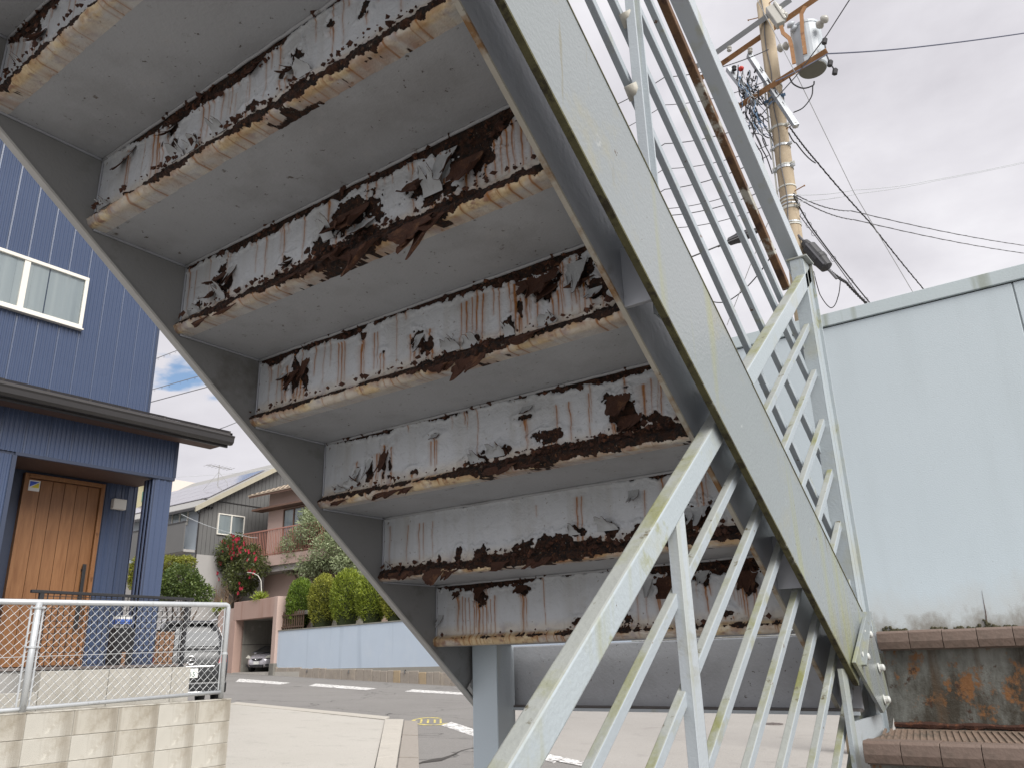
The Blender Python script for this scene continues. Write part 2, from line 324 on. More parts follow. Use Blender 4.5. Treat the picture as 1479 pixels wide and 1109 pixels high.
for i in range(14):
    q0, q1 = lerp(B0,B1,i/14), lerp(B0,B1,(i+1)/14); dd = np.array([-0.30,0.42,0])*1.3
    quadslab([q0, q1, q1+dd, q0+dd], -0.1, 0.03, 'kerb_stone', m_kerb, ap)
tag(slab('side_pavement', [P(716,1050), P(720,1067), P(862,1107), P(1000,1300), P(1900,1300), P(1900,1000), P(735,1003)], -0.05, 0.003, ground_mat('pale_asphalt', (0.29,0.272,0.248), (0.37,0.352,0.325), (0.50,0.48,0.45), 0.003, False)), kind='structure')
# road paint: thin worn strips lying on the asphalt
def worn(name, col, k=0.0):
    if name in MATS: return MATS[name]
    mt, t, p = base_mat(name); v = coords(t)
    c = mix(t, rng(t, noise(t, v, 9, 8, 0.75), 0.47, 0.56), col, (0.22,0.21,0.20))
    t.links.new(c, p.inputs['Base Color']); p.inputs['Roughness'].default_value = 0.8; MATS[name] = mt; return mt
m_wline = worn('worn_white_paint', (0.80,0.79,0.76)); m_yline = worn('worn_yellow_paint', (0.75,0.62,0.12))
def mark(quads, mt, dz=0.004, name='road_marking'):
    b = MB()
    for q in quads: b.add([(p_[0],p_[1],gz(p_[0],p_[1])+dz) for p_ in q], [tuple(range(len(q)))])
    return tag(b.build(name, mt), kind='structure')
mark([[P(637,1047), P(652,1042), P(812,1094), P(800,1102)]], m_wline)
mark([[P(790,1096.5), P(802,1091), P(862,1104), P(852,1109)]], m_wline, 0.008)
mark([[P(340,984), P(346,979.5), P(372,981.5), P(420,985.5), P(404,988), P(372,985.5)]], m_wline)
mark([[P(446,990), P(456,986.5), P(545,993.5), P(528,996)]], m_wline)
mark([[P(584,998), P(596,995), P(690,1001), P(690,1004)]], m_wline)
cy = P(622,1041); ring = []
ax_u = P(650,1041)-cy; ax_v = P(622,1035.5)-cy
for k in range(26):
    a0, a1 = 0.9+k*0.19, 0.9+(k+1)*0.19
    ring.append([cy+ax_u*math.cos(a)*r+ax_v*math.sin(a)*r for a, r in ((a0,1),(a1,1),(a1,0.82),(a0,0.82))])
for u0 in (-0.55,-0.2,0.15,0.45):
    ring.append([cy+ax_u*(u0+du)+ax_v*dv for du, dv in ((0,-0.5),(0.11,-0.45),(0.13,0.45),(0.02,0.5))])
mark(ring, m_yline, 0.004)
sm_ = []
for i_ in range(12):
    xa, xb_ = 596+14*i_, 596+14*(i_+1); f_ = lambda x: 1106-0.285*(x-596)+1.6*math.sin(x*.11)
    sm_.append([P(xa, f_(xa)-1.2), P(xb_, f_(xb_)-1.0), P(xb_, f_(xb_)+1.2+2*math.sin(i_)), P(xa, f_(xa)+1.2+2*math.sin(i_-1))])
mark(sm_, mat('tar_seam', (0.05,0.045,0.04), 0.9, 0.3), 0.006, 'tar_seam')
mc = grd(1110,1045); rv = MB()
rv.lathe((0,0,0), [(0.30,0.0),(0.30,0.006),(0.27,0.008),(0.0,0.008)], 28)
mh = thing('manhole_cover', 'round iron manhole cover set in the asphalt under the stair landing', 'manhole cover', mc)
rv.build('rim', mat('cast_iron', (0.13,0.11,0.10), 0.7, 0.3, 40, 0.002), mh, local=True)
rv = MB()
for k in range(7):
    for l in range(7):
        x, y = -0.24+0.08*k, -0.24+0.08*l
        if x*x+y*y < 0.062: rv.box(x-0.028,x+0.028,y-0.028,y+0.028,0.0075,0.013)
rv.build('tread_pattern', MATS['cast_iron'], mh, local=True)

# ================================================================ the steel staircase
XF, XI, XO = -1.858, -0.666, -0.657         # far stringer inner face, near inner stringer (two faces)
Y0, Z0, RUN, RISE = 0.570453, 1.237132, 0.260146, 0.2
CA = Vector((0, RUN, -RISE)).normalized()   # down the upper flight
CN = Vector((0, RISE, RUN)).normalized()
stair = thing('steel_staircase', 'light grey painted steel stairs with rusted peeling risers seen from below', 'staircase', (XO, 2.6, gz(XO, 2.6)))
_hash = np.random.RandomState(11).rand(256, 256)
def vn(x, y, s=0):
    x = np.asarray(x, float)+s*17.3; y = np.asarray(y, float)+s*9.7
    xi = np.floor(x).astype(int); yi = np.floor(y).astype(int); fx = x-xi; fy = y-yi
    fx = fx*fx*(3-2*fx); fy = fy*fy*(3-2*fy); h = lambda a, b: _hash[a % 256, b % 256]
    return (h(xi,yi)*(1-fx)+h(xi+1,yi)*fx)*(1-fy) + (h(xi,yi+1)*(1-fx)+h(xi+1,yi+1)*fx)*fy
def fbm(x, y, o=5, s=0):
    r = 0; a = 0.5; t = 0
    for i in range(o): r = r + a*vn(x*2**i, y*2**i, s+i); t += a; a *= 0.55
    return r/t
sstep = lambda a, b, x: (lambda t: t*t*(3-2*t))(np.clip((x-a)/(b-a), 0, 1))
def riser_mesh(name, seed, Wd, H, feats, top, bot, drips, nu=560, bead=True, stain=0.8, relief=1.0):
    """Plate in local metres: x = 0..Wd along the step, z = 0..H up, facing -y. feats = holes/peeled spots (u, z, ru, rz);
    top / bot = lists of (u, depth) giving how far rust reaches down from the top edge / up from the ledge; drips = (u, z_top, z_bot, halfwidth, strength)."""
    nz = 58; zz = list(np.linspace(H, 0.036, nz)); prof = [(0.0, z) for z in zz]
    nflat = nz
    if bead:
        for a in np.linspace(62, -90, 13): prof.append((-0.003-0.0135*math.cos(math.radians(a)), 0.0145+0.0155*math.sin(math.radians(a))))
        prof += [(0.006,-0.001),(0.03,-0.001)]
    else: prof += [(0.0, 0.02), (0.0, 0.0)]
    prof = np.array(prof); nv = len(prof); u = np.linspace(0, Wd, nu)
    Z = np.repeat(prof[:, 1][:, None], nu, 1); Yp = np.repeat(prof[:, 0][:, None], nu, 1); U = np.repeat(u[None, :], nv, 0)
    s = np.cumsum(np.r_[0, np.hypot(np.diff(prof[:,0]), np.diff(prof[:,1]))]); Sx = np.repeat(s[:, None], nu, 1)   # arc length
    warp = fbm(U*22, Sx*22, 5, seed)-0.5; warp2 = fbm(U*70, Sx*70, 4, seed+3)-0.5
    tu, td = zip(*top); bu, bd = zip(*bot)
    flat = np.repeat((np.arange(nv) < nflat)[:, None], nu, 1)
    field = np.full(U.shape, -1.0)
    ftop = np.interp(U, tu, td)*1.18*(0.45+1.3*fbm(U*14, U*0+seed, 4, seed)) - (H-Z)*1.25 + warp*0.016 + warp2*0.026 - 0.002
    field = np.maximum(field, ftop/0.02)
    fb = np.interp(U, bu, bd)*(0.45+1.3*fbm(U*16, Sx*16+seed, 4, seed+9)) - np.where(Z > 0.024, (Z-0.024)*1.45, (0.024-Z)*1.5) + warp*0.014 + warp2*0.026 - 0.003
    field = np.maximum(field, fb/0.02)
    for (a, c, ra, rc) in feats:
        ra, rc = ra*0.80, rc*0.80
        d = np.sqrt(((U-a+warp*0.02)/ra)**2 + ((Z-c+warp*0.02)/rc)**2)
        field = np.maximum(field, (1-d+warp2*1.9+warp*1.0)*min(ra, rc)/0.02)
    Rm = sstep(-0.12, 0.12, field)
    Dm = np.zeros(U.shape)
    for (a, zt, zb, hw, st) in drips:
        wob = 0.0065*(fbm(Z*14, Z*0+a*31, 3, seed+2)-0.5)*2
        tt = np.clip((zt-Z)/(zt-zb+1e-6), 0, 1); w_ = hw*(1.0-0.45*tt)
        inz = sstep(zb-0.004, zb+0.006, Z)*sstep(zt+0.004, zt-0.002, Z)
        Dm = np.maximum(Dm, np.clip(1.5*st*inz*np.exp(-((U-a-wob)/(w_*0.56))**2)*(0.55+0.45*(1-tt)), 0, 1)); Dm = np.maximum(Dm, 0.36*st*inz*np.exp(-((U-a-wob)/(w_*2.2))**2))
    Ym = np.where(flat, 0, stain)*sstep(0.36, 0.62, fbm(U*13, Sx*30, 5, seed+4)+0.07*np.sin(U*5+seed))
    halo = sstep(-1.5, 0.0, field)*np.where(flat, 0.25*sstep(0.07, 0.035, Z), 0.75)*sstep(0.30, 0.60, fbm(U*30, Sx*45, 4, seed+12))*stain
    Dm = np.maximum(Dm, np.clip(halo, 0, 0.85))
    Ym = np.maximum(Ym, np.where(flat, 0, 0.45*stain))
    Ym = np.maximum(Ym, sstep(0.075, 0.038, Z)*0.35*flat*stain)
    Ym = Ym*np.where(Sx > s[-3], 0.4, 1)
    lift = np.exp(-((field+0.35)/0.28)**2)*(0.0022+0.003*fbm(U*40, Sx*40, 3, seed+6)) # paint curling at the edge of bare metal
    crust = Rm*(0.011*(fbm(U*70, Sx*70, 5, seed+7)-0.42) + 0.007*(fbm(U*30, Sx*30, 3, seed+8)-0.5))
    thick = np.where((Z < 0.050) & (Z > 0.006), 1.9, 0.8)
    wav = 0.0015*(fbm(U*12, Sx*12, 3, seed+1)-0.5)
    out = lift*relief + crust*thick*relief - Rm*np.where(flat & (Z > 0.065) & (Z < H-0.03), 0.003, 0) + wav
    Yo = Yp - out; Zo = Z - np.where(flat, 0, out*0.3)
    co = np.stack([U, Yo, Zo], 2).reshape(-1, 3)
    i, j = np.meshgrid(np.arange(nv-1), np.arange(nu-1), indexing='ij'); a = (i*nu+j).ravel()
    q = np.stack([a, a+nu, a+nu+1, a+1], 1)
    me = bpy.data.meshes.new(name); me.vertices.add(len(co)); me.vertices.foreach_set('co', co.ravel())
    me.loops.add(q.size); me.loops.foreach_set('vertex_index', q.ravel().astype(np.int32))
    me.polygons.add(len(q)); me.polygons.foreach_set('loop_start', np.arange(0, q.size, 4, dtype=np.int32))
    me.polygons.foreach_set('use_smooth', np.ones(len(q), bool))
    me.update(); 
    at = me.attributes.new('wear', 'FLOAT_COLOR', 'POINT'); colr = np.stack([Rm, Dm, Ym, np.ones_like(Rm)], 2).reshape(-1)
    at.data.foreach_set('color', colr.astype(np.float32))
    return me
def flake(name, parent, org, du, dn, dd, w, L, curl, seed, base=0.2, paint=True, thick=0.0012):
    """Ragged sheet hinged at org: spans du, leaves along dd and curls towards dn."""
    rs = np.random.RandomState(seed); nu_, nv_ = 17, 7; du = Vector(du).normalized(); dn = Vector(dn).normalized(); dd = Vector(dd).normalized()
    P_ = np.zeros((nv_, nu_, 3)); pos = np.zeros(2); ang = base; pts = []
    for j in range(nv_):
        pts.append(pos.copy()); ang += curl/(nv_-1); pos = pos + np.array([math.cos(ang), math.sin(ang)])*L/(nv_-1)
    xs = np.linspace(-1, 1, nu_)
    edge = 1 - 0.42*np.abs(xs)**2.2*rs.rand() + 0.50*(vn(xs*3.2+rs.rand()*50, xs*0, seed)-0.5)*2 + 0.10*(rs.rand(nu_)-0.5)
    skew = (rs.rand()-0.5)*0.5; lobe = rs.rand()
    rowj = 1+0.22*(rs.rand(nv_)-0.5)
    vs = []
    nrm = []
    for j in range(nv_):
        t = j/(nv_-1); ww = w*(1-0.38*t**1.8)*rowj[j]
        for i in range(nu_):
            x = (i/(nu_-1)-0.5); k = min(t*edge[i]*1.05, 1.25)
            jj = k*(nv_-1); j0 = min(int(jj), nv_-2); fr = jj-j0
            q = pts[j0]*(1-fr)+pts[j0+1]*fr; an = base+curl*k
            p_ = Vector(org)+du*(x*ww+skew*t*w*0.5+0.04*w*math.sin(7*t+lobe*9))+dd*q[0]+dn*(q[1]+0.9*w*x*x*t*(0.3+lobe)+0.05*w*math.sin(9*x+5*t+lobe*7)*t)
            nn = (dn*math.cos(an)-dd*math.sin(an)); vs.append(p_); nrm.append(nn)
    b = MB(); n = len(vs)
    allv = vs + [v - nn*thick for v, nn in zip(vs, nrm)]
    fs0 = [(j*nu_+i, j*nu_+i+1, (j+1)*nu_+i+1, (j+1)*nu_+i) for j in range(nv_-1) for i in range(nu_-1)]
    b.add(allv, fs0, 0); b.f += [tuple(n+k for k in f[::-1]) for f in fs0]; b.mi += [1]*len(fs0)
    rim = [i for i in range(nu_)] + [j*nu_+nu_-1 for j in range(1, nv_)] + [(nv_-1)*nu_+i for i in range(nu_-2, -1, -1)] + [j*nu_ for j in range(nv_-2, 0, -1)]
    for k in range(len(rim)):
        a, c = rim[k], rim[(k+1) % len(rim)]; b.f.append((a, a+n, c+n, c)); b.mi.append(1)
    return b.build(name, [m_flake_paint if paint else m_flake_rust, m_flake_rust], parent, smooth=False)
WD = XI - XF
T1 = [(0,.005),(.05,.006),(.12,.02),(.9,.02),(WD,.02)]
SPEC = {   # per riser: feats, top, bot, drips, flakes(u, z, w, L, hinge 'd' hangs / 'u' stands / 'n' hangs off the nose, curl, paint?)
-1: dict(feats=[], top=[(0,.02),(WD,.03)], bot=[(0,.02),(WD,.02)], drips=[], fl=[]),
0: dict(feats=[(.17,.12,.03,.03),(.2,.05,.05,.02)], top=[(0,.02),(.12,.05),(.3,.04),(WD,.03)], bot=[(0,.02),(.1,.03),(.25,.02),(WD,.02)],
   drips=[(.1,.16,.05,.003,.6),(.15,.17,.05,.004,.6),(.22,.1,.04,.004,.7)], fl=[(.12,.06,.03,.03,'u',.9,1),(.2,.11,.04,.05,'d',.8,0)]),
1: dict(feats=[(.755,.115,.028,.034),(.72,.10,.02,.02),(.86,.15,.012,.014),(.32,.150,.018,.020),(.335,.105,.02,.018),(.28,.125,.008,.012),(.41,.075,.03,.018),(.95,.13,.018,.02),(.62,.07,.03,.012)],
   top=[(0,.001),(.08,.006),(.14,.016),(.25,.026),(.38,.036),(.55,.045),(.66,.034),(.74,.012),(.85,.010),(1.0,.02),(WD,.03)],
   bot=[(0,.002),(.06,.012),(.12,.004),(.22,.012),(.33,.026),(.45,.020),(.58,.026),(.75,.036),(.9,.028),(WD,.022)],
   drips=[(.125,.175,.045,.0055,1),(.135,.15,.04,.003,.8),(.20,.17,.05,.0015,.8),(.243,.17,.045,.008,.8),(.262,.165,.04,.009,.9),(.272,.13,.04,.005,.9),(.44,.16,.05,.0055,.9),(.462,.16,.06,.004,.8),(.56,.13,.05,.003,.4),(.60,.14,.05,.002,.4),
          (.45,.032,-.01,.006,1),(.52,.032,-.01,.005,1),(.60,.033,-.01,.007,1),(.66,.033,.0,.005,.9),(.70,.033,-.01,.007,1),(.80,.03,-.01,.006,1),(.86,.033,-.01,.005,.9),(.93,.033,-.01,.008,1),(1.02,.033,-.01,.008,1),(1.1,.03,-.01,.007,1)],
   fl=[(.31,.155,.03,.045,'d',.9,1),(.11,.165,.028,.05,'d',.5,1),(.15,.175,.024,.04,'d',.4,1),(.75,.105,.04,.045,'d',1.0,1),(.36,.06,.05,.03,'u',.9,1),(.42,.058,.05,.028,'u',.9,1),(.52,.058,.04,.03,'u',1.0,1),(.05,.055,.05,.022,'u',.8,1),(.34,.165,.025,.03,'d',1.2,0),(.79,.07,.05,.03,'u',.8,1),(.62,.175,.06,.03,'d',.5,0)]),
2: dict(feats=[(.175,.115,.030,.045),(.205,.09,.016,.05),(.66,.125,.075,.042),(.60,.10,.05,.03),(.735,.085,.03,.03),(.86,.105,.045,.035),(.885,.075,.025,.03),(.99,.135,.062,.038),(1.03,.11,.04,.035),(.43,.075,.02,.016),(.07,.06,.02,.02),(.69,.055,.06,.022),(.55,.07,.05,.025),(.93,.075,.04,.02)],
   top=[(0,.012),(.1,.014),(.2,.028),(.4,.024),(.6,.02),(.75,.024),(.88,.03),(1.0,.05),(1.1,.05),(WD,.035)],
   bot=[(0,.006),(.08,.016),(.2,.026),(.32,.018),(.42,.03),(.56,.038),(.7,.044),(.8,.032),(.95,.030),(1.05,.022),(WD,.018)],
   drips=[(.05,.17,.045,.0018,.8),(.165,.09,.04,.006,1),(.195,.10,.04,.008,1),(.215,.12,.04,.005,1),(.985,.10,.045,.006,1),(1.06,.165,.045,.006,1),(1.075,.165,.05,.004,.9),(1.09,.16,.045,.005,1),(1.105,.165,.05,.005,.9),(1.125,.16,.045,.006,1),(1.04,.09,.045,.006,1),(1.145,.16,.05,.004,.9),(1.165,.15,.045,.004,.9),(.93,.10,.05,.005,.8),
          (.12,.03,-.01,.009,.9),(.2,.03,-.01,.008,.8),(.33,.033,-.01,.007,.9),(.42,.033,-.01,.009,1),(.98,.03,-.012,.006,1),(1.05,.03,-.012,.008,1),(1.1,.03,-.012,.009,1),(1.15,.03,-.012,.009,1)],
   fl=[(.165,.125,.055,.06,'d',1.0,0),(.15,.085,.05,.04,'d',.8,0),(.215,.13,.03,.055,'d',.35,1),(.18,.055,.04,.045,'u',.9,1),(.61,.125,.08,.055,'d',.75,0),(.66,.13,.10,.065,'d',.5,0),(.70,.085,.06,.05,'d',.9,1),(.58,.09,.04,.05,'u',.8,1),(.855,.13,.07,.06,'d',.8,0),(.90,.085,.05,.05,'u',.6,1),(.99,.125,.085,.065,'d',.45,0),(.935,.165,.05,.07,'d',.3,1),(.44,.075,.03,.03,'d',1.0,1),(.07,.05,.06,.02,'u',.7,1),
       (.715,.016,.11,.075,'n',.4,0),(.85,.02,.13,.075,'n',.45,0),(.895,.010,.075,.085,'n',.3,0),(.925,.012,.045,.05,'n',.6,0),(.12,.004,.07,.03,'n',.5,0),(.24,.006,.06,.03,'n',.6,0),(.62,.03,.08,.04,'n',.7,0),(.53,.02,.05,.04,'n',.7,0),(.48,.02,.05,.03,'n',.8,0)]),
3: dict(feats=[(.165,.115,.022,.05),(.125,.10,.010,.03),(.205,.10,.018,.055),(.985,.135,.07,.032),(1.085,.14,.045,.035),(.895,.062,.022,.024),(.925,.10,.010,.03),(.94,.135,.02,.02),(.80,.055,.02,.018),(.62,.10,.022,.035),(.655,.08,.03,.018),(.72,.06,.03,.02),(1.13,.09,.03,.03),(.43,.165,.012,.012),(.50,.10,.008,.006)],
   top=[(0,.014),(.05,.026),(.12,.022),(.25,.014),(.36,.026),(.5,.012),(.65,.014),(.8,.020),(.9,.030),(1.0,.035),(1.1,.026),(WD,.024)],
   bot=[(0,.008),(.06,.010),(.18,.014),(.3,.004),(.45,.006),(.6,.016),(.7,.026),(.8,.030),(.92,.020),(1.05,.014),(WD,.022)],
   drips=[(.085,.16,.045,.003,.8),(.11,.13,.045,.005,1),(.13,.15,.045,.005,1),(.165,.12,.045,.007,1),(.19,.11,.04,.009,1),(.205,.12,.04,.006,1),(.335,.165,.05,.004,.9),(.347,.165,.045,.005,1),(.358,.165,.05,.0035,.9),(.425,.14,.045,.008,1),(.435,.17,.045,.003,.8),(.468,.16,.06,.004,.9),(.48,.16,.06,.003,.8),
          (.595,.12,.05,.005,1),(.613,.12,.045,.006,1),(.63,.115,.05,.004,.9),(.66,.12,.05,.006,.9),(.755,.16,.045,.0035,.9),(.772,.16,.045,.006,1),(.79,.165,.05,.004,.8),(.805,.165,.05,.003,.9),(.82,.165,.045,.005,1),(.855,.17,.10,.004,.8),(.918,.16,.045,.009,1),(.945,.16,.05,.004,.9),(1.015,.11,.045,.005,1),(1.03,.11,.05,.006,.9),(1.095,.12,.045,.005,1),(1.11,.12,.05,.003,.9),(1.14,.15,.08,.006,1),
          (.3,.03,-.004,.004,.8),(.55,.03,-.01,.006,.9),(.9,.03,-.012,.006,1),(.93,.03,-.012,.006,1),(1.13,.03,-.012,.009,1)],
   fl=[(.16,.13,.035,.06,'d',.6,0),(.205,.155,.035,.06,'d',.3,0),(.12,.13,.03,.035,'d',1.0,1),(.98,.165,.11,.065,'d',.55,0),(1.00,.13,.06,.05,'d',.9,0),(1.08,.165,.05,.075,'d',.35,1),(1.09,.12,.07,.035,'d',1.0,0),(.63,.115,.03,.05,'d',.5,1),(.90,.05,.03,.03,'u',.8,1),(.73,.055,.05,.03,'u',.9,1),(.79,.05,.05,.028,'u',.8,1),(1.12,.09,.04,.04,'d',.9,1),(1.0,.05,.05,.028,'u',.9,1),
       (.805,.014,.09,.06,'n',.5,0),(.70,.014,.06,.03,'n',.6,0),(.735,.012,.04,.03,'n',.5,0),(.955,.026,.08,.03,'n',.7,0),(.62,.02,.04,.02,'n',.8,0)]),
4: dict(feats=[(1.02,.105,.045,.05),(1.045,.075,.035,.03),(.145,.085,.014,.022),(.20,.085,.016,.035),(.255,.10,.010,.045),(.28,.085,.008,.03),(.45,.145,.016,.006),(.645,.060,.06,.02),(.60,.05,.05,.014),(.83,.075,.05,.022),(1.12,.06,.03,.02),(.75,.14,.02,.008),(.37,.055,.02,.012)],
   top=[(0,.002),(.06,.008),(.15,.016),(.25,.014),(.35,.004),(.5,.012),(.6,.010),(.68,.002),(.8,.012),(.92,.020),(1.05,.024),(WD,.018)],
   bot=[(0,.010),(.1,.012),(.22,.018),(.33,.010),(.42,.006),(.52,.016),(.6,.034),(.72,.030),(.8,.034),(.95,.030),(1.1,.030),(WD,.03)],
   drips=[(.145,.12,.045,.004,.9),(.225,.13,.045,.005,1),(.235,.13,.05,.004,.9),(.258,.15,.045,.007,1),(.285,.14,.05,.004,.9),(.435,.13,.06,.005,.8),(.45,.13,.05,.003,.9),(.455,.13,.06,.003,.9),(.755,.13,.05,.004,.8),(.845,.15,.06,.0035,.9),(.885,.15,.05,.004,.9),(.94,.16,.05,.003,.9),(1.005,.07,.045,.006,1),(1.02,.07,.045,.007,1),(1.035,.07,.05,.005,1),(1.06,.08,.05,.005,.9),(1.085,.15,.05,.009,.9),(1.105,.16,.06,.005,.6),(1.13,.165,.045,.004,1),(1.165,.16,.045,.006,1),
          (.7,.033,-.01,.006,.8),(.2,.033,-.01,.008,.8)],
   fl=[(1.02,.14,.07,.075,'d',.7,0),(1.05,.085,.06,.05,'d',.8,0),(.195,.12,.03,.06,'d',.5,1),(.26,.135,.03,.06,'d',.4,0),(.15,.10,.025,.05,'d',.6,1),(.13,.055,.06,.03,'u',.7,1),(.60,.055,.05,.03,'u',.8,1),(.66,.06,.06,.035,'u',.6,1),(.45,.15,.03,.025,'d',1.0,1),(.76,.165,.03,.03,'d',1.0,1),(.08,.05,.05,.02,'u',.8,1),
       (.30,.010,.10,.03,'n',.6,0),(.36,.01,.05,.025,'n',.6,0),(.68,.02,.10,.03,'n',.8,0),(.1,.01,.06,.02,'n',.8,0),(.77,.014,.06,.02,'n',.8,0)]),
5: dict(feats=[(.73,.075,.025,.02),(.835,.070,.035,.022),(.66,.06,.08,.022),(.55,.055,.06,.018),(.40,.055,.035,.02),(1.09,.08,.05,.035),(1.05,.055,.05,.025),(.94,.06,.05,.02),(.32,.06,.014,.02),(.24,.052,.012,.012)],
   top=[(0,.004),(.15,.002),(.4,.003),(.6,.002),(.8,.004),(1.0,.012),(WD,.02)],
   bot=[(0,.020),(.1,.024),(.2,.022),(.28,.016),(.38,.028),(.5,.034),(.62,.038),(.75,.036),(.85,.03),(1.0,.028),(WD,.032)],
   drips=[(.105,.165,.05,.003,.7),(.155,.165,.05,.004,.7),(.172,.165,.05,.003,.7),(.21,.165,.05,.0025,.6),(.03,.17,.05,.004,.6),(.735,.17,.05,.005,1),(.75,.17,.05,.003,.9),(.94,.16,.06,.003,.8),(1.1,.16,.08,.006,.9),(.6,.165,.13,.003,.6),(.30,.03,-.01,.008,.8),(.5,.03,-.005,.006,.8)],
   fl=[(.725,.08,.035,.028,'u',.6,1),(.83,.08,.06,.035,'u',.7,1),(.91,.165,.03,.04,'d',.9,1),(1.08,.10,.06,.05,'d',.7,1),(.23,.018,.09,.05,'n',.55,0),(.10,.02,.12,.025,'n',.6,0),(.30,.01,.05,.03,'n',.6,0),(.48,.018,.06,.03,'n',.8,0),(.03,.045,.03,.025,'u',.8,1),(.62,.016,.08,.03,'n',.8,0)]),
6: dict(feats=[(.09,.165,.014,.014),(.19,.15,.035,.025),(.36,.165,.03,.016),(.86,.135,.035,.03),(.97,.15,.03,.025),(1.09,.13,.03,.03),(.56,.055,.025,.010),(.73,.055,.015,.016),(1.03,.055,.02,.016)],
   top=[(0,.012),(.1,.020),(.2,.030),(.27,.018),(.36,.022),(.45,.006),(.6,.003),(.72,.004),(.8,.030),(.95,.035),(1.1,.04),(WD,.04)],
   bot=[(0,.002),(.3,.003),(.5,.006),(.7,.008),(.9,.008),(1.05,.012),(WD,.01)],
   drips=[(.115,.155,.01,.003,.9),(.128,.15,.0,.003,.8),(.145,.15,.0,.003,.8),(.165,.14,.0,.004,.9),(.185,.14,.0,.008,1),(.20,.14,.0,.004,1),(.215,.145,.0,.003,.9),(.235,.14,.03,.003,.8),(.25,.15,.0,.004,.9),(.362,.15,.03,.006,1),(.375,.155,.045,.003,.9),(.79,.14,.04,.003,.6),(.83,.11,.045,.006,1),(.97,.14,.06,.005,.9),(1.08,.12,.045,.005,1),(1.11,.12,.05,.004,.9),(.4,.03,.0,.004,.7),(.56,.03,.0,.008,.8),(.66,.03,0,.01,.6)],
   fl=[(.36,.175,.05,.03,'d',.9,0),(.19,.18,.05,.04,'d',.6,0),(.09,.175,.03,.03,'d',.8,0),(.87,.165,.07,.06,'d',.6,0),(.80,.16,.03,.05,'d',.4,1),(1.09,.16,.06,.05,'d',.5,0),(.02,.10,.025,.04,'d',.7,1),(.97,.17,.04,.04,'d',.7,1)]),
}
seedc = 100
for k in range(-1, 7):
    sp_ = SPEC[k]; yk = Y0+k*RUN; zk = Z0-k*RISE
    rd = np.random.RandomState(900+k); tu_, td_s = zip(*sp_['top']); extra = []
    for _ in range(34):                                     # runs below the rusted top edge and below the bare spots
        u_ = rd.rand()*WD
        if rd.rand()*0.035 > np.interp(u_, tu_, td_s): continue
        z1_ = RISE-np.interp(u_, tu_, td_s)*0.8; extra.append((u_, z1_, max(0.04, z1_-0.02-0.13*rd.rand()), 0.0022+0.0035*rd.rand()**2, 0.5+0.5*rd.rand()))
    for (a_, c_, ra_, rc_) in sp_['feats']:
        for _ in range(rd.randint(1, 4)): extra.append((a_+(rd.rand()-.5)*ra_*1.5, c_-rc_*.6, max(0.035, c_-rc_-0.02-0.09*rd.rand()), 0.0025+0.004*rd.rand(), 0.6+0.4*rd.rand()))
    for _ in range(26): extra.append((rd.rand()*WD, 0.030, -0.012+0.012*rd.rand(), 0.003+0.005*rd.rand(), 0.4+0.6*rd.rand()))
    sp_['drips'] = list(sp_['drips']) + extra
    me = riser_mesh('riser', 20+k, WD, RISE, sp_['feats'], sp_['top'], sp_['bot'], sp_['drips']); me.materials.append(m_riser)
    r = place('riser', me, stair); r.location = Vector((XF, yk, zk)) - Vector(wloc(stair))
    for (u_, z_, w_, L_, kind, curl, pt) in sp_['fl']:  # noqa
        seedc += 1
        if kind == 'd': o_, dd_, y_ = (XF+u_, yk-0.002, zk+z_), (0,0,-1), 0
        elif kind == 'u': o_, dd_ = (XF+u_, yk-0.004, zk+z_-0.012), (0,0,1)
        else: o_, dd_ = (XF+u_, yk-0.0175, zk+z_), (0.45*math.sin(seedc*2.3),-0.12,-1)
        flake('paint_flake' if pt else 'rust_flake', r, o_, (1,0,0), (0,-1,0), dd_, w_, L_, curl, seedc, base=0.12 if kind != 'n' else 0.05, paint=bool(pt))
    # small crumbs of scale clinging along the top edge and the ledge: far too many to count
    rs = np.random.RandomState(300+k); cb = MB(); tu, td = zip(*sp_['top']); bu, bd = zip(*sp_['bot'])
    for n_ in range(420):
        u_ = rs.rand()*WD; topside = rs.rand() < 0.5
        amt = np.interp(u_, tu, td) if topside else np.interp(u_, bu, bd)
        if rs.rand()*0.034 > amt: continue
        z_ = RISE-rs.rand()*amt*1.2 if topside else 0.036+(rs.rand()-0.35)*amt*1.1
        y_ = -0.001 if z_ > 0.045 else -0.020
        s_ = 0.0022+0.006*rs.rand()**2.5
        ctr = Vector((XF+u_, yk+y_-s_*0.3, zk+z_)); vs = []
        for a_, b_ in ((1,0),(-1,0),(0,1),(0,-1)): vs.append(ctr+Vector((a_*s_*(0.7+rs.rand()), -(rs.rand()-0.3)*s_, b_*s_*(0.5+rs.rand()))))
        vs += [ctr+Vector(((rs.rand()-0.5)*s_, -s_*(0.6+rs.rand()), (rs.rand()-0.5)*s_)), ctr+Vector((0, s_*0.4, 0))]
        cb.add(vs, [(0,2,4),(2,1,4),(1,3,4),(3,0,4),(2,0,5),(1,2,5),(3,1,5),(0,3,5)])
    if cb.f: tag(cb.build('rust_crumbs', m_crumb, r), kind='stuff')
    # tread soffit plate behind the nose, and its weld bead in the inner corner
    b = MB(); b.box(XF, XI, yk+0.001, yk+RUN+0.003, zk-0.0005, zk+0.005)
    b.build('tread', m_soffit, stair)
    b = MB(); zt = zk+RISE
    b.tube([(XF+0.004+WD*i/40, yk-0.003-0.0016*random.random(), zt-0.003-0.0015*random.random()) for i in range(41)], 0.0042, 6)
    b.build('weld_bead', m_soffit, stair, smooth=True)
    b = MB()
    b.tube([(XF+0.003, yk-RUN+RUN*i/12, zt-0.003) for i in range(13)], 0.004, 6)
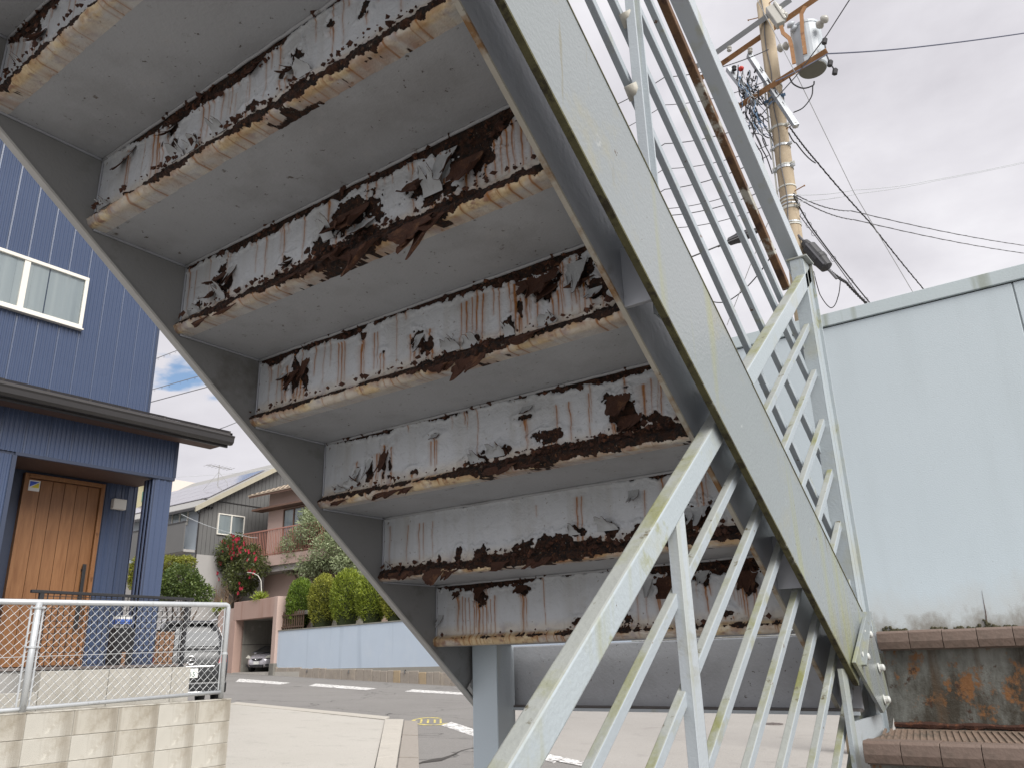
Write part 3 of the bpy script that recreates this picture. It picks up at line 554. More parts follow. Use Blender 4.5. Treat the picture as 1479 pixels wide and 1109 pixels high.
    b.tube([(XF+0.003, yk-0.002, zk+0.02+(RISE-0.02)*i/8) for i in range(9)], 0.003, 6)
    b.build('weld_bead', m_inner, stair, smooth=True)
# tread above the topmost riser in view
b = MB(); b.box(XF, XI, Y0-2*RUN+0.001, Y0-RUN+0.003, Z0+2*RISE-0.0005, Z0+2*RISE+0.005); b.build('tread', m_soffit, stair)
def along(P0, s, n=0.0): return Vector(P0) + CA*s + CN*n
Bk0 = Vector((0, Y0, Z0))
# far stringer: plate whose lower edge shows below the steps, with a thin bright lip
def plate_yz(x0, x1, poly, mt, name, bev=0.0015, mi_bottom=None):
    b = MB(); b.prism([(x0, y, z) for y, z in poly], (1,0,0), 0, x1-x0)
    o = b.build(name, mt, stair, bevel=bev); return o
def yz(s, n): P_ = Bk0 + CA*s + CN*n; return (P_.y, P_.z)
m_farinner = mat('far_stringer_paint', (0.23,0.235,0.235), 0.5, 0.12, 5, 0.001, 110, spots=[((0.12,0.115,0.105), 6, 0.54, 0.2), ((0.06,0.05,0.04), 70, 0.68, 0.04), ((0.11,0.055,0.025), 8, 0.67, 0.05)])
s_end = 2.345
plate_yz(XF-0.012, XF, [yz(-1.6,-0.022), yz(s_end,-0.022), (yz(s_end,-0.022)[0]+0.075, yz(s_end,-0.022)[1]+0.012), (yz(s_end,0)[0]+0.09, Z0-6*RISE+0.02), yz(2.0,0.25), yz(-1.6,0.25)], m_farinner, 'stringer')
b = MB(); p0 = Bk0+CA*-1.6+CN*-0.0255; p1 = Bk0+CA*s_end+CN*-0.0255
b.beam((XF-0.004, p0.y, p0.z), (XF-0.004, p1.y, p1.z), 0.022, 0.006, CN); b.build('stringer_lip', mat('lip_paint', (0.50,0.50,0.48), 0.5, 0.15, 20), stair)
# near stringer, inner plate (its lower edge is the rusty lip the steps run into)
A0, A1 = np.array([0.80959, 1.02302]), np.array([2.4730, -0.19342]); d_ = (A1-A0)/np.linalg.norm(A1-A0); n_ = np.array([-d_[1], d_[0]])
pts = lambda s, n: tuple(A0 + d_*s + n_*n)
plate_yz(XI, XO, [pts(-1.7,0), pts(2.03,0), pts(2.10,0.16), pts(1.9,0.27), pts(-1.7,0.27)], m_inner, 'stringer')
b = MB(); b.beam((XI+0.0045, *pts(-1.7,-0.003)), (XI+0.0045, *pts(2.03,-0.003)), 0.0105, 0.006, CN); b.build('stringer_lip', m_lip, stair)
# near stringer, outer plate: mossy lower edge
XP0, XP1 = -0.590, -0.578
C0, C1 = np.array([0.82196, 0.98588]), np.array([2.34278, -0.10026]); E0, E1 = np.array([1.02549, 1.14419]), np.array([2.51460, 0.08516])
ext = lambda a, b_, t: tuple(a + (b_-a)*t)
poly = [ext(C0,C1,-1.0), tuple(C1), tuple(E1), ext(E0,E1,-1.05)]
b = MB(); n4 = 4; vs = [(XP0,*q) for q in poly]+[(XP1,*q) for q in poly]
b.add(vs, [(3,2,1,0),(4,5,6,7),(1,2,6,5),(3,0,4,7)], 0); b.f += [(0,1,5,4)]; b.mi += [1]; b.f += [(2,3,7,6)]; b.mi += [1]
b.build('stringer', [m_web, m_mossy], stair, bevel=0.0012)
# mossy ridges on the lower edge of the outer plate
b = MB(); b.beam((XP0+0.006, *ext(C0,C1,-1.0)), (XP0+0.006, *ext(C0,C1,0.995)), 0.0145, 0.005, CN); b.build('moss_line', m_mossy, stair)
b = MB(); b.beam((XP0+0.005, *ext(E0,E1,-1.0)), (XP0+0.005, *ext(E0,E1,0.995)), 0.0165, 0.004, CN); b.build('moss_line', m_mossy, stair)
# spacer brackets between the two plates
for t_ in (-0.35, 0.33, 0.80):
    q = np.array(ext(C0,C1,t_)); b = MB(); b.box(XO, XP0, q[0]-0.006, q[0]+0.006, q[1]+0.02, q[1]+0.15); b.build('spacer_bracket', m_inner, stair, bevel=0.001)
# end plate with bolts at the foot of the outer plate
b = MB(); b.prism([(-0.572, y, z) for y, z in ((2.489,.0861),(2.543,.0018),(2.603,-.154),(2.492,-.1758),(2.278,-.0407))], (1,0,0), 0, 0.010); b.build('end_plate', m_web, stair, bevel=0.0015)
b = MB(); b.beam((-0.566,2.492,.088), (-0.566,2.335,-.050), 0.034, 0.007, CA); b.build('end_flange', m_web, stair, bevel=0.001)
def bolt(c, ax, r=0.012, h=0.010, name='bolt'):
    b = MB(); b.lathe(c, [(r*1.45,0),(r*1.45,0.003),(r*1.0,0.003),(r*1.0,h*0.8),(r*0.75,h),(0.001,h*1.1)], 6 if name == 'bolt' else 14, ax); return b.build(name, m_bolt, stair, bevel=0.0008)
for q in ((1251,916),(1247,948),(1269,964),(1277,1010)): bolt(onX(q, -0.562), (1,0.1,0.1), 0.0095, 0.016, 'dome_bolt')
# landing: deck, edge beam, column, gusset with bolts
LZ = Z0-6*RISE
b = MB(); b.box(XF-0.3, 0.95, 2.655, 3.62, LZ-0.06, LZ-0.002); b.build('landing_deck', m_soffit, stair)
b = MB(); b.box(XF, -0.60, 2.44, 2.448, LZ-0.203, LZ-0.006); b.build('landing_beam', m_soffit, stair, bevel=0.002)
b = MB(); b.box(XF, -0.60, 2.40, 2.44, LZ-0.206, LZ-0.198); b.build('beam_flange', mat('beam_flange_paint', (0.10,0.09,0.085), 0.7, 0.3, 20, 0.001), stair)
b = MB(); b.box(XF, -0.60, 2.395, 2.40, LZ-0.213, LZ-0.204); b.build('beam_lip', m_steel, stair)
cx, cy0 = XF+0.018, 2.36; zb = gz(cx, cy0)
b = MB()
b.box(cx, cx+0.006, cy0-0.05, cy0+0.05, zb-0.1, LZ); b.box(cx+0.094, cx+0.10, cy0-0.05, cy0+0.05, zb-0.1, LZ); b.box(cx+0.006, cx+0.094, cy0-0.0035, cy0+0.0035, zb-0.1, LZ)
b.build('support_column', m_steel, stair, bevel=0.001)
b = MB(); b.box(cx-0.002, cx+0.102, cy0-0.056, cy0-0.05, zb-0.1, LZ); b.build('column_face', mat('column_paint', (0.53,0.61,0.66), 0.4, 0.06, 3, 0.0006, 150), stair, bevel=0.001)
# gusset plate on the inside of the far stringer
g_ = [onX(q, XF+0.008) for q in ((703,940),(676,990),(697,1017),(714,1016),(722,940))]
b = MB(); b.prism(g_, (1,0,0), 0, 0.008); b.build('gusset_plate', m_farinner, stair, bevel=0.0015)
b = MB(); 
b.beam(g_[1]+np.array([0.004,0,0]), g_[2]+np.array([0.004,0,0]), 0.02, 0.006, (1,0,0)); b.build('gusset_lip', MATS['lip_paint'], stair)
for q in ((708,958),(707,993)): bolt(onX(q, XF+0.016), (1,0,0), 0.013, 0.020)

# ---- railings ------------------------------------------------------------------------------------------------
def rail(name, p0, p1, w, h, up, mats, bev=0.003):
    b = MB(); b.beam(p0, p1, w, h, up); b.mi[1*0:] = b.mi
    if isinstance(mats, list):      # faces: 0,1 ends; 2 bottom; 3 +a side; 4 top; 5 -a side
        b.mi[4] = 1
    return b.build(name, mats, stair, bevel=bev)
LA = Vector((0, RUN, RISE)).normalized(); LN = Vector((0, -RISE, RUN)).normalized()
# lower handrail: runs up past the stringers to the landing post
h0 = np.array([0.8200, -0.1236]); hd = np.array([1.4900, 1.1107])   # (y,z) of the near upper arris, direction
XH0, XH1 = -0.650, -0.590
top0, top1 = Vector((0, 0.82, -0.105)), Vector((0, 2.715, 1.312))
# arris from photograph: (0.800,-0.120) (1.545,0.432) (1.778,0.648) (2.644,1.255)
ta, tb = np.array([0.800,-0.120]), np.array([2.660,1.268]); td_ = (tb-ta)/np.linalg.norm(tb-ta); tn_ = np.array([-td_[1], td_[0]])
hh = 0.049
ca_ = ta - td_*0.55 - tn_*(hh/2+0.009); cb_ = tb + td_*0.02 - tn_*(hh/2+0.009)
rail('handrail', (-0.616, *ca_), (-0.616, *cb_), 0.032, hh, LN, [m_rail, m_railtop], 0.004)
# its bars, parallel to it, down to the lower stringer; one tube each
offs = [-0.163, -0.292, -0.425, -0.556, -0.686, -0.825, -0.955]
for i, o_ in enumerate(offs):
    q0 = ta + tn_*o_ - td_*0.8; L_ = (2.725-q0[0])/td_[0]
    q1 = q0 + td_*L_
    rail('railing_bar', (-0.622, *q0), (-0.622, *q1), 0.017, 0.021, LN, [m_bar, m_railtop], 0.002)
# mid post below the handrail and the post at the landing
b = MB(); b.channel((-0.612, 1.365, -1.0), (-0.612, 1.365, 0.262), 0.040, 0.020, 0.004, (1,0,0)); b.build('railing_post', m_steel, stair, bevel=0.001)
py_ = onX((1213,650), -0.60)[1]
b = MB(); b.box(-0.645, -0.604, py_-0.078, py_-0.004, LZ-0.3, 1.262); b.box(-0.604, -0.600, py_-0.078, py_-0.046, LZ-0.3, 1.25); b.box(-0.604, -0.600, py_-0.041, py_-0.004, LZ-0.3, 1.25); b.box(-0.640, -0.590, py_-0.004, py_, LZ-0.3, 1.262); b.build('railing_post', m_rail, stair, bevel=0.001)
b = MB(); b.box(-0.6038, -0.6012, py_-0.0458, py_-0.0412, LZ-0.1, 1.2); b.build('rust_seam', mat('rust_seam', (0.33,0.22,0.10), 0.8, 0.5, 30, 0.002, spots=[((0.08,0.03,0.015), 12, 0.55, 0.08), ((0.45,0.46,0.44), 9, 0.54, 0.05)]), stair)
b = MB(); b.box(-0.655,-0.585, py_-0.082, py_+0.004, 1.255, 1.262); b.build('post_cap', m_railtop, stair, bevel=0.002)
# lower flight: its own stringer plate under the bars (out of the picture but there)
b = MB(); b.prism([(-0.628, *(ta+tn_*-1.03-td_*0.3)), (-0.628, *(ta+tn_*-1.03+td_*1.72)), (-0.628, *(ta+tn_*-1.30+td_*1.72)), (-0.628, *(ta+tn_*-1.30-td_*0.3))], (1,0,0), 0, 0.012); b.build('stringer', m_web, stair)
b = MB(); b.box(-0.604, -0.592, 2.255, 2.30, -1.2, -0.055); b.build('railing_post', m_rail, stair, bevel=0.001)
b = MB(); b.box(-0.600, -0.594, 2.302, 2.60, -1.2, -0.185); b.build('side_plate', m_steel, stair)
# upper railing (stands in the plane of the inner plate)
XU = -0.648
def up_line(qa, qb, X):
    a, c = onX(qa, X), onX(qb, X); d = (c-a)/np.linalg.norm(c-a); return a, c, d
for (qa, qb) in (((852,0),(1062,463)), ((884,0),(1090,450)), ((914,0),(1113,430)), ((936,0),(1118,410))):
    a, c, d = up_line(qa, qb, XU); a = a - d*1.0; c = a + d*((2.715-a[1])/d[1])
    rail('railing_bar', a, c, 0.017, 0.022, CN, [m_bar, m_railtop], 0.002)
a, c, d = up_line((957,0),(1126,393), XU); a = a-d*1.0; c = a + d*((2.50-a[1])/d[1])
rail('rusted_bar', a, c, 0.024, 0.026, CN, m_rustbar, 0.003)
a, c, d = up_line((985,0),(1146,372), XU); a = a-d*1.0; c = a + d*((2.74-a[1])/d[1])
rail('handrail', a, c, 0.05, 0.062, CN, [m_steel, m_railtop], 0.003)
pz = onX((921,100), -0.622)
b = MB(); b.channel((-0.618, pz[1], pz[2]-0.62), (-0.618, pz[1], pz[2]+0.85), 0.040, 0.022, 0.004, (-1,0,0)); b.build('railing_post', m_steel, stair, bevel=0.001)
for qy in ((906,28),(914,133)):
    b = MB(); c = onX(qy, -0.632); b.tube([c-np.array([0,0.012,-0.012]), c+np.array([0,0.012,-0.012])], 0.0155, 8); b.build('weld_collar', m_lip, stair, smooth=True)

# ---- lower flight steps on the right: tiled nosings, ribbed treads, grimy risers -------------------------------------
m_tile = mat('nosing_tile', (0.16,0.115,0.092), 0.55, 0.14, 14, 0.0015, 90, spots=[((0.085,0.065,0.05), 9, 0.50, 0.18), ((0.27,0.22,0.18), 30, 0.64, 0.06)])
m_tread = mat('ribbed_tread', (0.19,0.135,0.10), 0.75, 0.25, 10, 0.001, 90, spots=[((0.10,0.08,0.06), 8, 0.5, 0.15)])
m_grout = mat('grout', (0.15,0.12,0.10), 0.9, 0.3, 40, 0.001)
steps = [(2.60, LZ, -0.572), (2.235, -0.222, -0.566), (1.87, -0.482, -0.56), (1.50, -0.742, -0.55), (1.13, -1.0, -0.54)]
tile_me = None
for si, (ys, zs, xs) in enumerate(steps):
    xe = 0.95; ysn = steps[si-1][0] if si else 3.62
    b = MB(); b.box(xs, xe, ys+0.05, ysn+0.03, zs-0.03, zs-0.004); tr = b.build('tread', m_tread, stair, bevel=0.002)
    if si in (1, 2):
        rb = MB(); x = xs+0.03
        while x < xe:
            rb.beam((x, ys+0.075, zs-0.003), (x-0.05, ysn-0.01, zs-0.003), 0.006, 0.005, (0,0,1)); x += 0.0155
        tag(rb.build('tread_ribs', m_tread, tr), kind='stuff')
    b = MB(); b.box(xs+0.003, xe, ys+0.012, ys+0.05, zs-0.054, zs-0.0025); b.build('nosing_bed', m_grout, stair)
    x = xs; n_ = 0
    if tile_me is None:
        tb_ = MB(); tb_.prism([(0,0.0,-0.05),(0,-0.004,-0.03),(0,0.0,-0.006),(0,0.006,0.0),(0,0.058,0.0),(0,0.058,-0.012),(0,0.012,-0.014),(0,0.012,-0.05)], (1,0,0), 0.0006, 0.0852)
        t0 = tb_.build('nosing_tile', m_tile, stair, local=True, bevel=0.0015, label=None); tile_me = t0.data; bpy.data.objects.remove(t0)
    while x < xe:
        t0 = place('nosing_tile', tile_me, stair, 0.0008); t0.location = Vector((x, ys, zs+0.0006*math.sin(n_*2.3+si))) - Vector(wloc(stair)); t0.rotation_euler = (0.02*math.sin(n_*1.7), 0, 0.008*math.sin(n_*3.1)); x += 0.0862; n_ += 1
    if si < 4:
        b = MB(); b.box(xs, xe, ys+0.045, ys+0.052, steps[si+1][1]-0.02, zs-0.02); b.build('step_riser', m_stepriser, stair)
        b = MB(); b.tube([(xs+(xe-xs)*i_/60, ys+0.043, steps[si+1][1]+0.002+0.004*random.random()) for i_ in range(61)], [0.006+0.006*random.random() for _ in range(61)], 6); b.build('rust_line', m_crumb, stair)

# ---- panelled wall beyond the landing ---------------------------------------------------------------------------------
YW = 3.6
wt = onY((1330,420), YW)[2]; wseam = onY((1330,439), YW)[2]
wall = thing('panel_wall', 'pale blue-grey painted wall with grimy foot behind the upper steps', 'wall', (0.2, YW, LZ))
xj = onY((1462,410), YW)[0]
for x0, x1 in ((-1.9, xj-0.003), (xj+0.003, 3.2)):
    b = MB(); b.box(x0, x1, YW, YW+0.09, LZ+0.012, wseam-0.005); b.build('wall_panel', m_panel, wall, bevel=0.002)
b = MB(); b.box(-1.9, 3.2, YW-0.012, YW+0.10, wseam, wt); b.build('coping', mat('coping_paint', (0.46,0.52,0.53), 0.5, 0.08, 3, 0.0007, 160, spots=[((0.30,0.32,0.22), 4, 0.56, 0.18)], streaks=[((0.28,0.31,0.26), 16, 0.55, 0.15)]), wall, bevel=0.002)
b = MB(); b.box(-1.9, 3.2, YW+0.006, YW+0.085, wseam-0.0055, wseam+0.001); b.build('joint_seal', m_black, wall); b = MB(); b.box(xj-0.004, xj+0.004, YW+0.004, YW+0.08, LZ+0.02, wseam-0.008); b.build('joint_seal', mat('grey_seal', (0.26,0.29,0.30), 0.7), wall)
b = MB(); rs = random.Random(5)
pc = [onY((1418,852), YW-0.001), onY((1421,870), YW-0.001), onY((1424,886), YW-0.001), onY((1425,905), YW-0.001)]
b.tube(pc, [0.0003,0.0008,0.0014,0.003], 5); b.build('crack', m_crumb, wall)
mb = MB()
for q, w_, h_ in (((1281,900),0.03,0.02),((1350,902),0.035,0.014),((1425,898),0.016,0.026),((1300,905),0.04,0.008),((1450,905),0.05,0.008),((1390,905),0.05,0.007)):
    c = onY(q, YW-0.003)
    for i in range(16):
        x = c[0]+rs.gauss(0,0.45)*w_; z = LZ+0.012+abs(rs.gauss(0,0.35))*h_; s_ = 0.004+0.005*rs.random()
        mb.lathe((x, YW+0.002, max(z, LZ+0.004)), [(s_,0),(s_*0.8,0.006),(0.001,0.010)], 6, (0,-1,0))
tag(mb.build('moss_tufts', mat('dark_moss', (0.05,0.045,0.022), 0.95, 0.5, 60), wall), kind='stuff')
# ================================================================ block wall and chain-link fence on the left
XB = -7.4; kx = XB/-6.3
m_block = mat('concrete_block', (0.44,0.42,0.37), 0.9, 0.12, 5, 0.003, 140, spots=[((0.27,0.235,0.18), 3.2, 0.50, 0.25), ((0.52,0.50,0.44), 11, 0.58, 0.1)], streaks=[((0.19,0.165,0.125), 7, 0.50, 0.2)])
m_block2 = mat('concrete_block_stained', (0.42,0.395,0.34), 0.9, 0.14, 5, 0.003, 140, spots=[((0.22,0.19,0.14), 2.6, 0.48, 0.22)], streaks=[((0.17,0.145,0.11), 9, 0.5, 0.2)])
m_mortar = mat('mortar', (0.30,0.285,0.25), 0.95, 0.2, 30, 0.002)
YB1 = onX((334,1010), XB)[1]; ZB = -0.335
bw = thing('block_wall', 'low weathered concrete block wall under the chain-link fence', 'wall', (XB, YB1-1.5, gz(XB, YB1)))
b = MB(); b.box(XB-0.112, XB-0.006, YB1-6*0.4, YB1-0.004, gz(XB,YB1)-0.3, ZB-0.004); b.build('mortar_core', m_mortar, bw)
bb = {}
for row in range(5):
    z1 = ZB - row*0.2
    for c in range(6):
        y1 = YB1 - c*0.392
        if (row % 2, ) and row >= 0:
            b = MB(); b.box(-0.116, 0.0, -0.3875, 0.0, -0.196, 0.0)
        key = (row+c*2) % 5 == 0 or (row == 0 and c in (2, 3))
        if key not in bb: o = b.build('concrete_block', m_block2 if key else m_block, bw, local=True, bevel=0.004); bb[key] = o.data
        else: o = place('concrete_block', bb[key], bw, 0.004)
        o.location = Vector((XB+0.002*math.sin(row*5+c*3), y1, z1)) - Vector(wloc(bw))
b = MB(); b.box(XB-0.118, XB+0.004, YB1-2.4, YB1+0.002, ZB, ZB+0.012); b.build('mortar_cap', m_block, bw, bevel=0.003)
m_galv = mat('galvanised_steel', (0.52,0.54,0.55), 0.38, 0.1, 12, 0.0006, 120, metal=0.35, spots=[((0.40,0.41,0.41), 20, 0.58, 0.1)])
m_wire = mat('galvanised_wire', (0.45,0.46,0.46), 0.4, 0.1, 20, metal=0.3)
XW_ = XB-0.06
fe = thing('chain_link_fence', 'galvanised chain-link fence with pipe rails on top of the block wall', 'fence', (XW_, YB1-1.2, ZB+0.01))
PT = lambda q: onX(q, XW_)
tR, tL = PT((330,873)), PT((0,868)); bR, bL = PT((326,998)), PT((0,1026))
ye = tR[1]; yl = 1.2
ln = lambda a, c, y: a + (c-a)*((y-a[1])/(c[1]-a[1]))
topz = lambda y: ln(tL, tR, y)[2]; botz = lambda y: ln(bL, bR, y)[2]
b = MB(); b.tube([(XW_, yl, topz(yl)), (XW_, ye-0.03, topz(ye)), (XW_, ye-0.008, topz(ye)-0.008), (XW_, ye, topz(ye)-0.03), (XW_, ye, botz(ye)-0.06)], 0.0245, 10); b.build('end_post', m_galv, fe, smooth=True)
b = MB(); b.tube([(XW_, yl, botz(yl)), (XW_, ye, botz(ye))], 0.018, 8); b.build('bottom_rail', m_galv, fe, smooth=True)
yp = PT((43,950))[1]
b = MB(); b.tube([(XW_+0.012, yp, ZB), (XW_+0.012, yp, topz(yp)+0.004)], 0.028, 10); b.build('post', m_galv, fe, smooth=True)
for dz in (0.04, 0.36): 
    b = MB(); b.lathe((XW_+0.012, yp, topz(yp)-dz-0.02), [(0.03,0),(0.033,0.004),(0.033,0.018),(0.03,0.022)], 12); b.box(XW_-0.01, XW_+0.03, yp-0.055, yp+0.055, topz(yp)-dz-0.014, topz(yp)-dz-0.002); b.build('clamp', m_galv, fe)
for s_ in (-0.05, 0.05):
    b = MB(); b.box(XW_-0.004, XW_+0.003, yp+s_-0.007, yp+s_+0.007, botz(yp)+0.02, topz(yp)-0.03); b.build('tension_bar', m_galv, fe)
b = MB(); b.box(XW_-0.004, XW_+0.003, ye-0.045, ye-0.035, botz(ye)+0.02, topz(ye)-0.03); b.build('tension_bar', m_galv, fe)
b = MB(); b.lathe((XW_, ye, (topz(ye)+botz(ye))/2-0.07), [(0.026,0),(0.03,0.004),(0.03,0.02),(0.026,0.024)], 12); b.build('clamp', m_galv, fe)
# woven wire: zig-zag strands; each diamond 62 mm
b = MB(); pit = 0.076
for fam in (0, 1):
    y = yl-1.2
    while y < ye+1.2:
        # a diagonal strand from bottom to top, gently crimped at every crossing, clipped to the frame
        pts = []; z0 = botz(min(max(y,yl),ye)); n_ = 40
        for i in range(n_+1):
            t = i/n_; hgt = 0.95*t
            yy = y + (hgt if fam == 0 else -hgt)
            if yy < yl or yy > ye-0.04: continue
            zz = botz(yy)+hgt
            if zz > topz(yy)-0.005: continue
            ph = hgt/pit*2*math.pi
            pts.append((XW_ + (0.004 if fam == 0 else -0.004)*math.cos(ph), yy, zz))
        if len(pts) > 1: b.tube(pts, 0.0021, 4, False)
        y += pit
tag(b.build('wire_mesh', m_wire, fe), kind='stuff')
for fz in (0.42,):
    b = MB(); b.tube([(XW_, yl, botz(yl)+fz), (XW_, ye, botz(ye)+fz-0.02)], 0.0032, 5); b.build('line_wire', m_wire, fe)

# ================================================================ low concrete wall, porch rail, mailbox, board (in front of the blue house)
XC = -8.25
m_cwall = mat('cast_concrete', (0.44,0.42,0.37), 0.85, 0.10, 3, 0.0015, 90, spots=[((0.35,0.33,0.28), 2.2, 0.5, 0.25)], streaks=[((0.32,0.30,0.25), 8, 0.55, 0.2)])
y0, y1 = onX((60,968), XC)[1], onX((276,962), XC)[1]; zt = onX((150,966), XC)[2]; zl = onX((10,1001), XC)[2]
lw = thing('low_concrete_wall', 'low smooth concrete wall with a stepped end in front of the house porch', 'wall', (XC, (y0+y1)/2, gz(XC, y0)))
ys_ = [y0, y0+(y1-y0)*0.42, y0+(y1-y0)*0.86, y1]
for i in range(3):
    b = MB(); b.box(XC-0.12, XC, ys_[i]+0.003, ys_[i+1]-0.003, gz(XC,y0)-0.1, zt); b.build('wall_section', m_cwall, lw, bevel=0.004)
b = MB(); b.box(XC-0.12, XC, y0-2.5, y0-0.003, gz(XC,y0)-0.1, zl); b.build('wall_section', m_cwall, lw, bevel=0.004)
XR = XC-0.06
ra, rb_ = onX((45,853), XR), onX((279,865), XR)
pr = thing('porch_railing', 'black metal railing with a square lattice on the low concrete wall', 'railing', (XR, ra[1], zt))
b = MB(); b.beam((XR, ra[1], ra[2]), (XR, rb_[1], rb_[2]), 0.045, 0.028); b.build('top_rail', m_black, pr, bevel=0.003)
for q in (58, 270):
    c = onX((q, 870), XR); b = MB(); b.box(XR-0.02, XR+0.02, c[1]-0.02, c[1]+0.02, zt, ra[2]-0.012); b.build('post', m_black, pr, bevel=0.002)
b = MB(); y = ra[1]+0.1
while y < rb_[1]-0.05:
    b.box(XR-0.003, XR+0.003, y-0.003, y+0.003, zt+0.05, ra[2]-0.01); y += 0.058
z = zt+0.05
while z < ra[2]-0.03: b.box(XR-0.0025, XR+0.0025, ra[1]+0.1, rb_[1]-0.04, z-0.003, z+0.003); z += 0.058
tag(b.build('lattice', m_black, pr), kind='stuff')
XM = XC-0.45
c = onX((183,892), XM); mbx = thing('mailbox', 'dark post box with a blue and white plate beside the porch pillar', 'mailbox', (XM, c[1], 0.0))
b = MB(); b.box(XM-0.15, XM, c[1]-0.10, c[1]+0.12, -0.12, c[2]-0.10); b.build('cabinet', m_black, mbx, bevel=0.006)
b = MB(); b.box(XM-0.14, XM-0.01, c[1]-0.08, c[1]+0.07, c[2]-0.06, c[2]-0.01); b.build('plate', mat('blue_plate', (0.06,0.13,0.42), 0.4, 0.1), mbx, bevel=0.003)
b = MB(); b.box(XM-0.13, XM-0.012, c[1]-0.08, c[1]+0.07, c[2]-0.01, c[2]+0.025); b.box(XM-0.14, XM-0.06, c[1]-0.06, c[1]+0.05, c[2]-0.10, c[2]-0.06); b.build('white_plate', mat('white_plate', (0.75,0.75,0.72), 0.4, 0.05), mbx)
b = MB(); b.box(XM+0.01, XM+0.03, c[1]-0.02, c[1]+0.02, -0.1, c[2]-0.35); b.build('leg', mat('brown_board', (0.26,0.14,0.075), 0.7, 0.2, 6), mbx)
c0, c1 = onX((228,911), XM), onX((246,958), XM)
wb = thing('wooden_board', 'upright brown wooden board behind the chain-link fence', 'board', (XM, c0[1], -0.12))
b = MB(); b.box(XM-0.03, XM, c0[1], c0[1]+0.215, -0.12, c0[2]); b.build('board', MATS['brown_board'], wb, bevel=0.003)
b = MB(); b.box(XM-0.045, XM+0.006, c0[1]-0.006, c0[1]+0.221, c0[2], c0[2]+0.02); b.build('board_cap', m_black, wb)

# ================================================================ blue corrugated house
m_blue = mat('blue_corrugated_steel', (0.056,0.078,0.138), 0.28, 0.05, 2, spots=[((0.064,0.088,0.152), 1.2, 0.5, 0.3)])
m_bluedk = mat('blue_trim', (0.036,0.048,0.082), 0.45, 0.06, 3)
m_gutter = mat('dark_gutter', (0.032,0.03,0.03), 0.35, 0.1, 4)
m_roof = mat('dark_roof_sheet', (0.055,0.05,0.048), 0.5, 0.15, 5)
m_soff = mat('brown_soffit', (0.085,0.05,0.04), 0.7, 0.15, 5)
m_white = mat('white_frame', (0.72,0.69,0.62), 0.4, 0.05, 5)
m_found = mat('house_foundation', (0.36,0.35,0.33), 0.9, 0.1, 4, 0.001)
def glass_mat(name, tint, rough=0.03):
    if name in MATS: return MATS[name]
    mt, t, p = base_mat(name); p.inputs['Base Color'].default_value = (*tint, 1); p.inputs['Roughness'].default_value = rough
    p.inputs['Specular IOR Level'].default_value = 1.0; p.inputs['Coat Weight'].default_value = 1.0; p.inputs['Coat Roughness'].default_value = 0.02; MATS[name] = mt; return mt
def curtain_mat():
    mt, t, p = base_mat('curtain_cloth'); v = coords(t, (1,1,0.03))
    c = mix(t, noise(t, v, 9, 3), (0.45,0.50,0.55), (0.86,0.87,0.86)); t.links.new(c, p.inputs['Base Color']); p.inputs['Roughness'].default_value = 0.9; return mt
m_curtain = curtain_mat()
def pane_mat():
    mt = bpy.data.materials.new('window_glass'); mt.use_nodes = True; t = mt.node_tree; t.nodes.clear()
    o = node(t, 'ShaderNodeOutputMaterial'); g1 = node(t, 'ShaderNodeBsdfTransparent'); g1.inputs[0].default_value = (0.82,0.86,0.86,1)
    g2 = node(t, 'ShaderNodeBsdfGlossy', Roughness=0.02); fr = node(t, 'ShaderNodeFresnel', IOR=1.5); mx_ = node(t, 'ShaderNodeMixShader')
    t.links.new(fr.outputs[0], mx_.inputs[0]); t.links.new(g1.outputs[0], mx_.inputs[1]); t.links.new(g2.outputs[0], mx_.inputs[2]); t.links.new(mx_.outputs[0], o.inputs[0]); return mt
m_pane = pane_mat()
X2, X1, YE = -10.0, -9.2, 5.545
hs = thing('blue_house', 'two-storey house clad in dark blue corrugated steel with a wooden front door', 'house', (-12, 3, gz(-10, 3)))
def corrug(x, ya, yb, za, zb_, face=1, pitch=0.05, dep_=0.010, axis='y', ncol=5, mt=None, parent=None, name='siding_panel'):
    """ribbed sheet, split into panels of ncol ribs; face: +1 looks to +x (axis y) or to +y (axis x)"""
    n = int(round((yb-ya)/pitch)); pitch = (yb-ya)/n; out = []; cache = {}
    for s_ in range(0, n, ncol):
        k = min(ncol, n-s_)
        if k not in cache:
            b = MB(); prof = []
            for i in range(k):
                o_ = i*pitch; prof += [(o_+(0.003 if i == 0 else 0),-0.004 if i == 0 else 0),(o_+pitch*0.42,0),(o_+pitch*0.55,dep_),(o_+pitch*0.85,dep_)]
            prof.append((k*pitch-0.002, -0.003))
            vs = []
            for (a, d) in prof:
                for z in (za, zb_): vs.append((d*face, a, z) if axis == 'y' else (a, d*face, z))
            m_ = len(prof); fs = [(2*i, 2*i+2, 2*i+3, 2*i+1) for i in range(m_-1)]
            b.add(vs, fs); o = b.build(name, mt or m_blue, parent or hs, local=True); cache[k] = o.data
        else: o = place(name, cache[k], parent or hs)
        o.location = Vector((x, ya+s_*pitch, 0) if axis == 'y' else (ya+s_*pitch, x, 0)) - Vector(wloc(parent or hs)); out.append(o)
    return out
corrug(X2, 0.0, YE, 2.9, 7.2); corrug(X1, 0.0, YE, 2.235, 2.86)
corrug(X1, 0.0, 3.70, 0.03, 2.20); corrug(X2, 5.13, YE-0.01, 0.03, 2.24, pitch=0.075, ncol=3)
corrug(YE, -18, X2, 0.0, 7.2, axis='x', pitch=0.1, ncol=6); corrug(YE, X2+0.02, X1, 2.25, 2.86, axis='x')
b = MB(); b.box(-18, X2-0.012, 0, YE-0.012, 0.0, 7.2); b.build('wall_core', m_bluedk, hs)
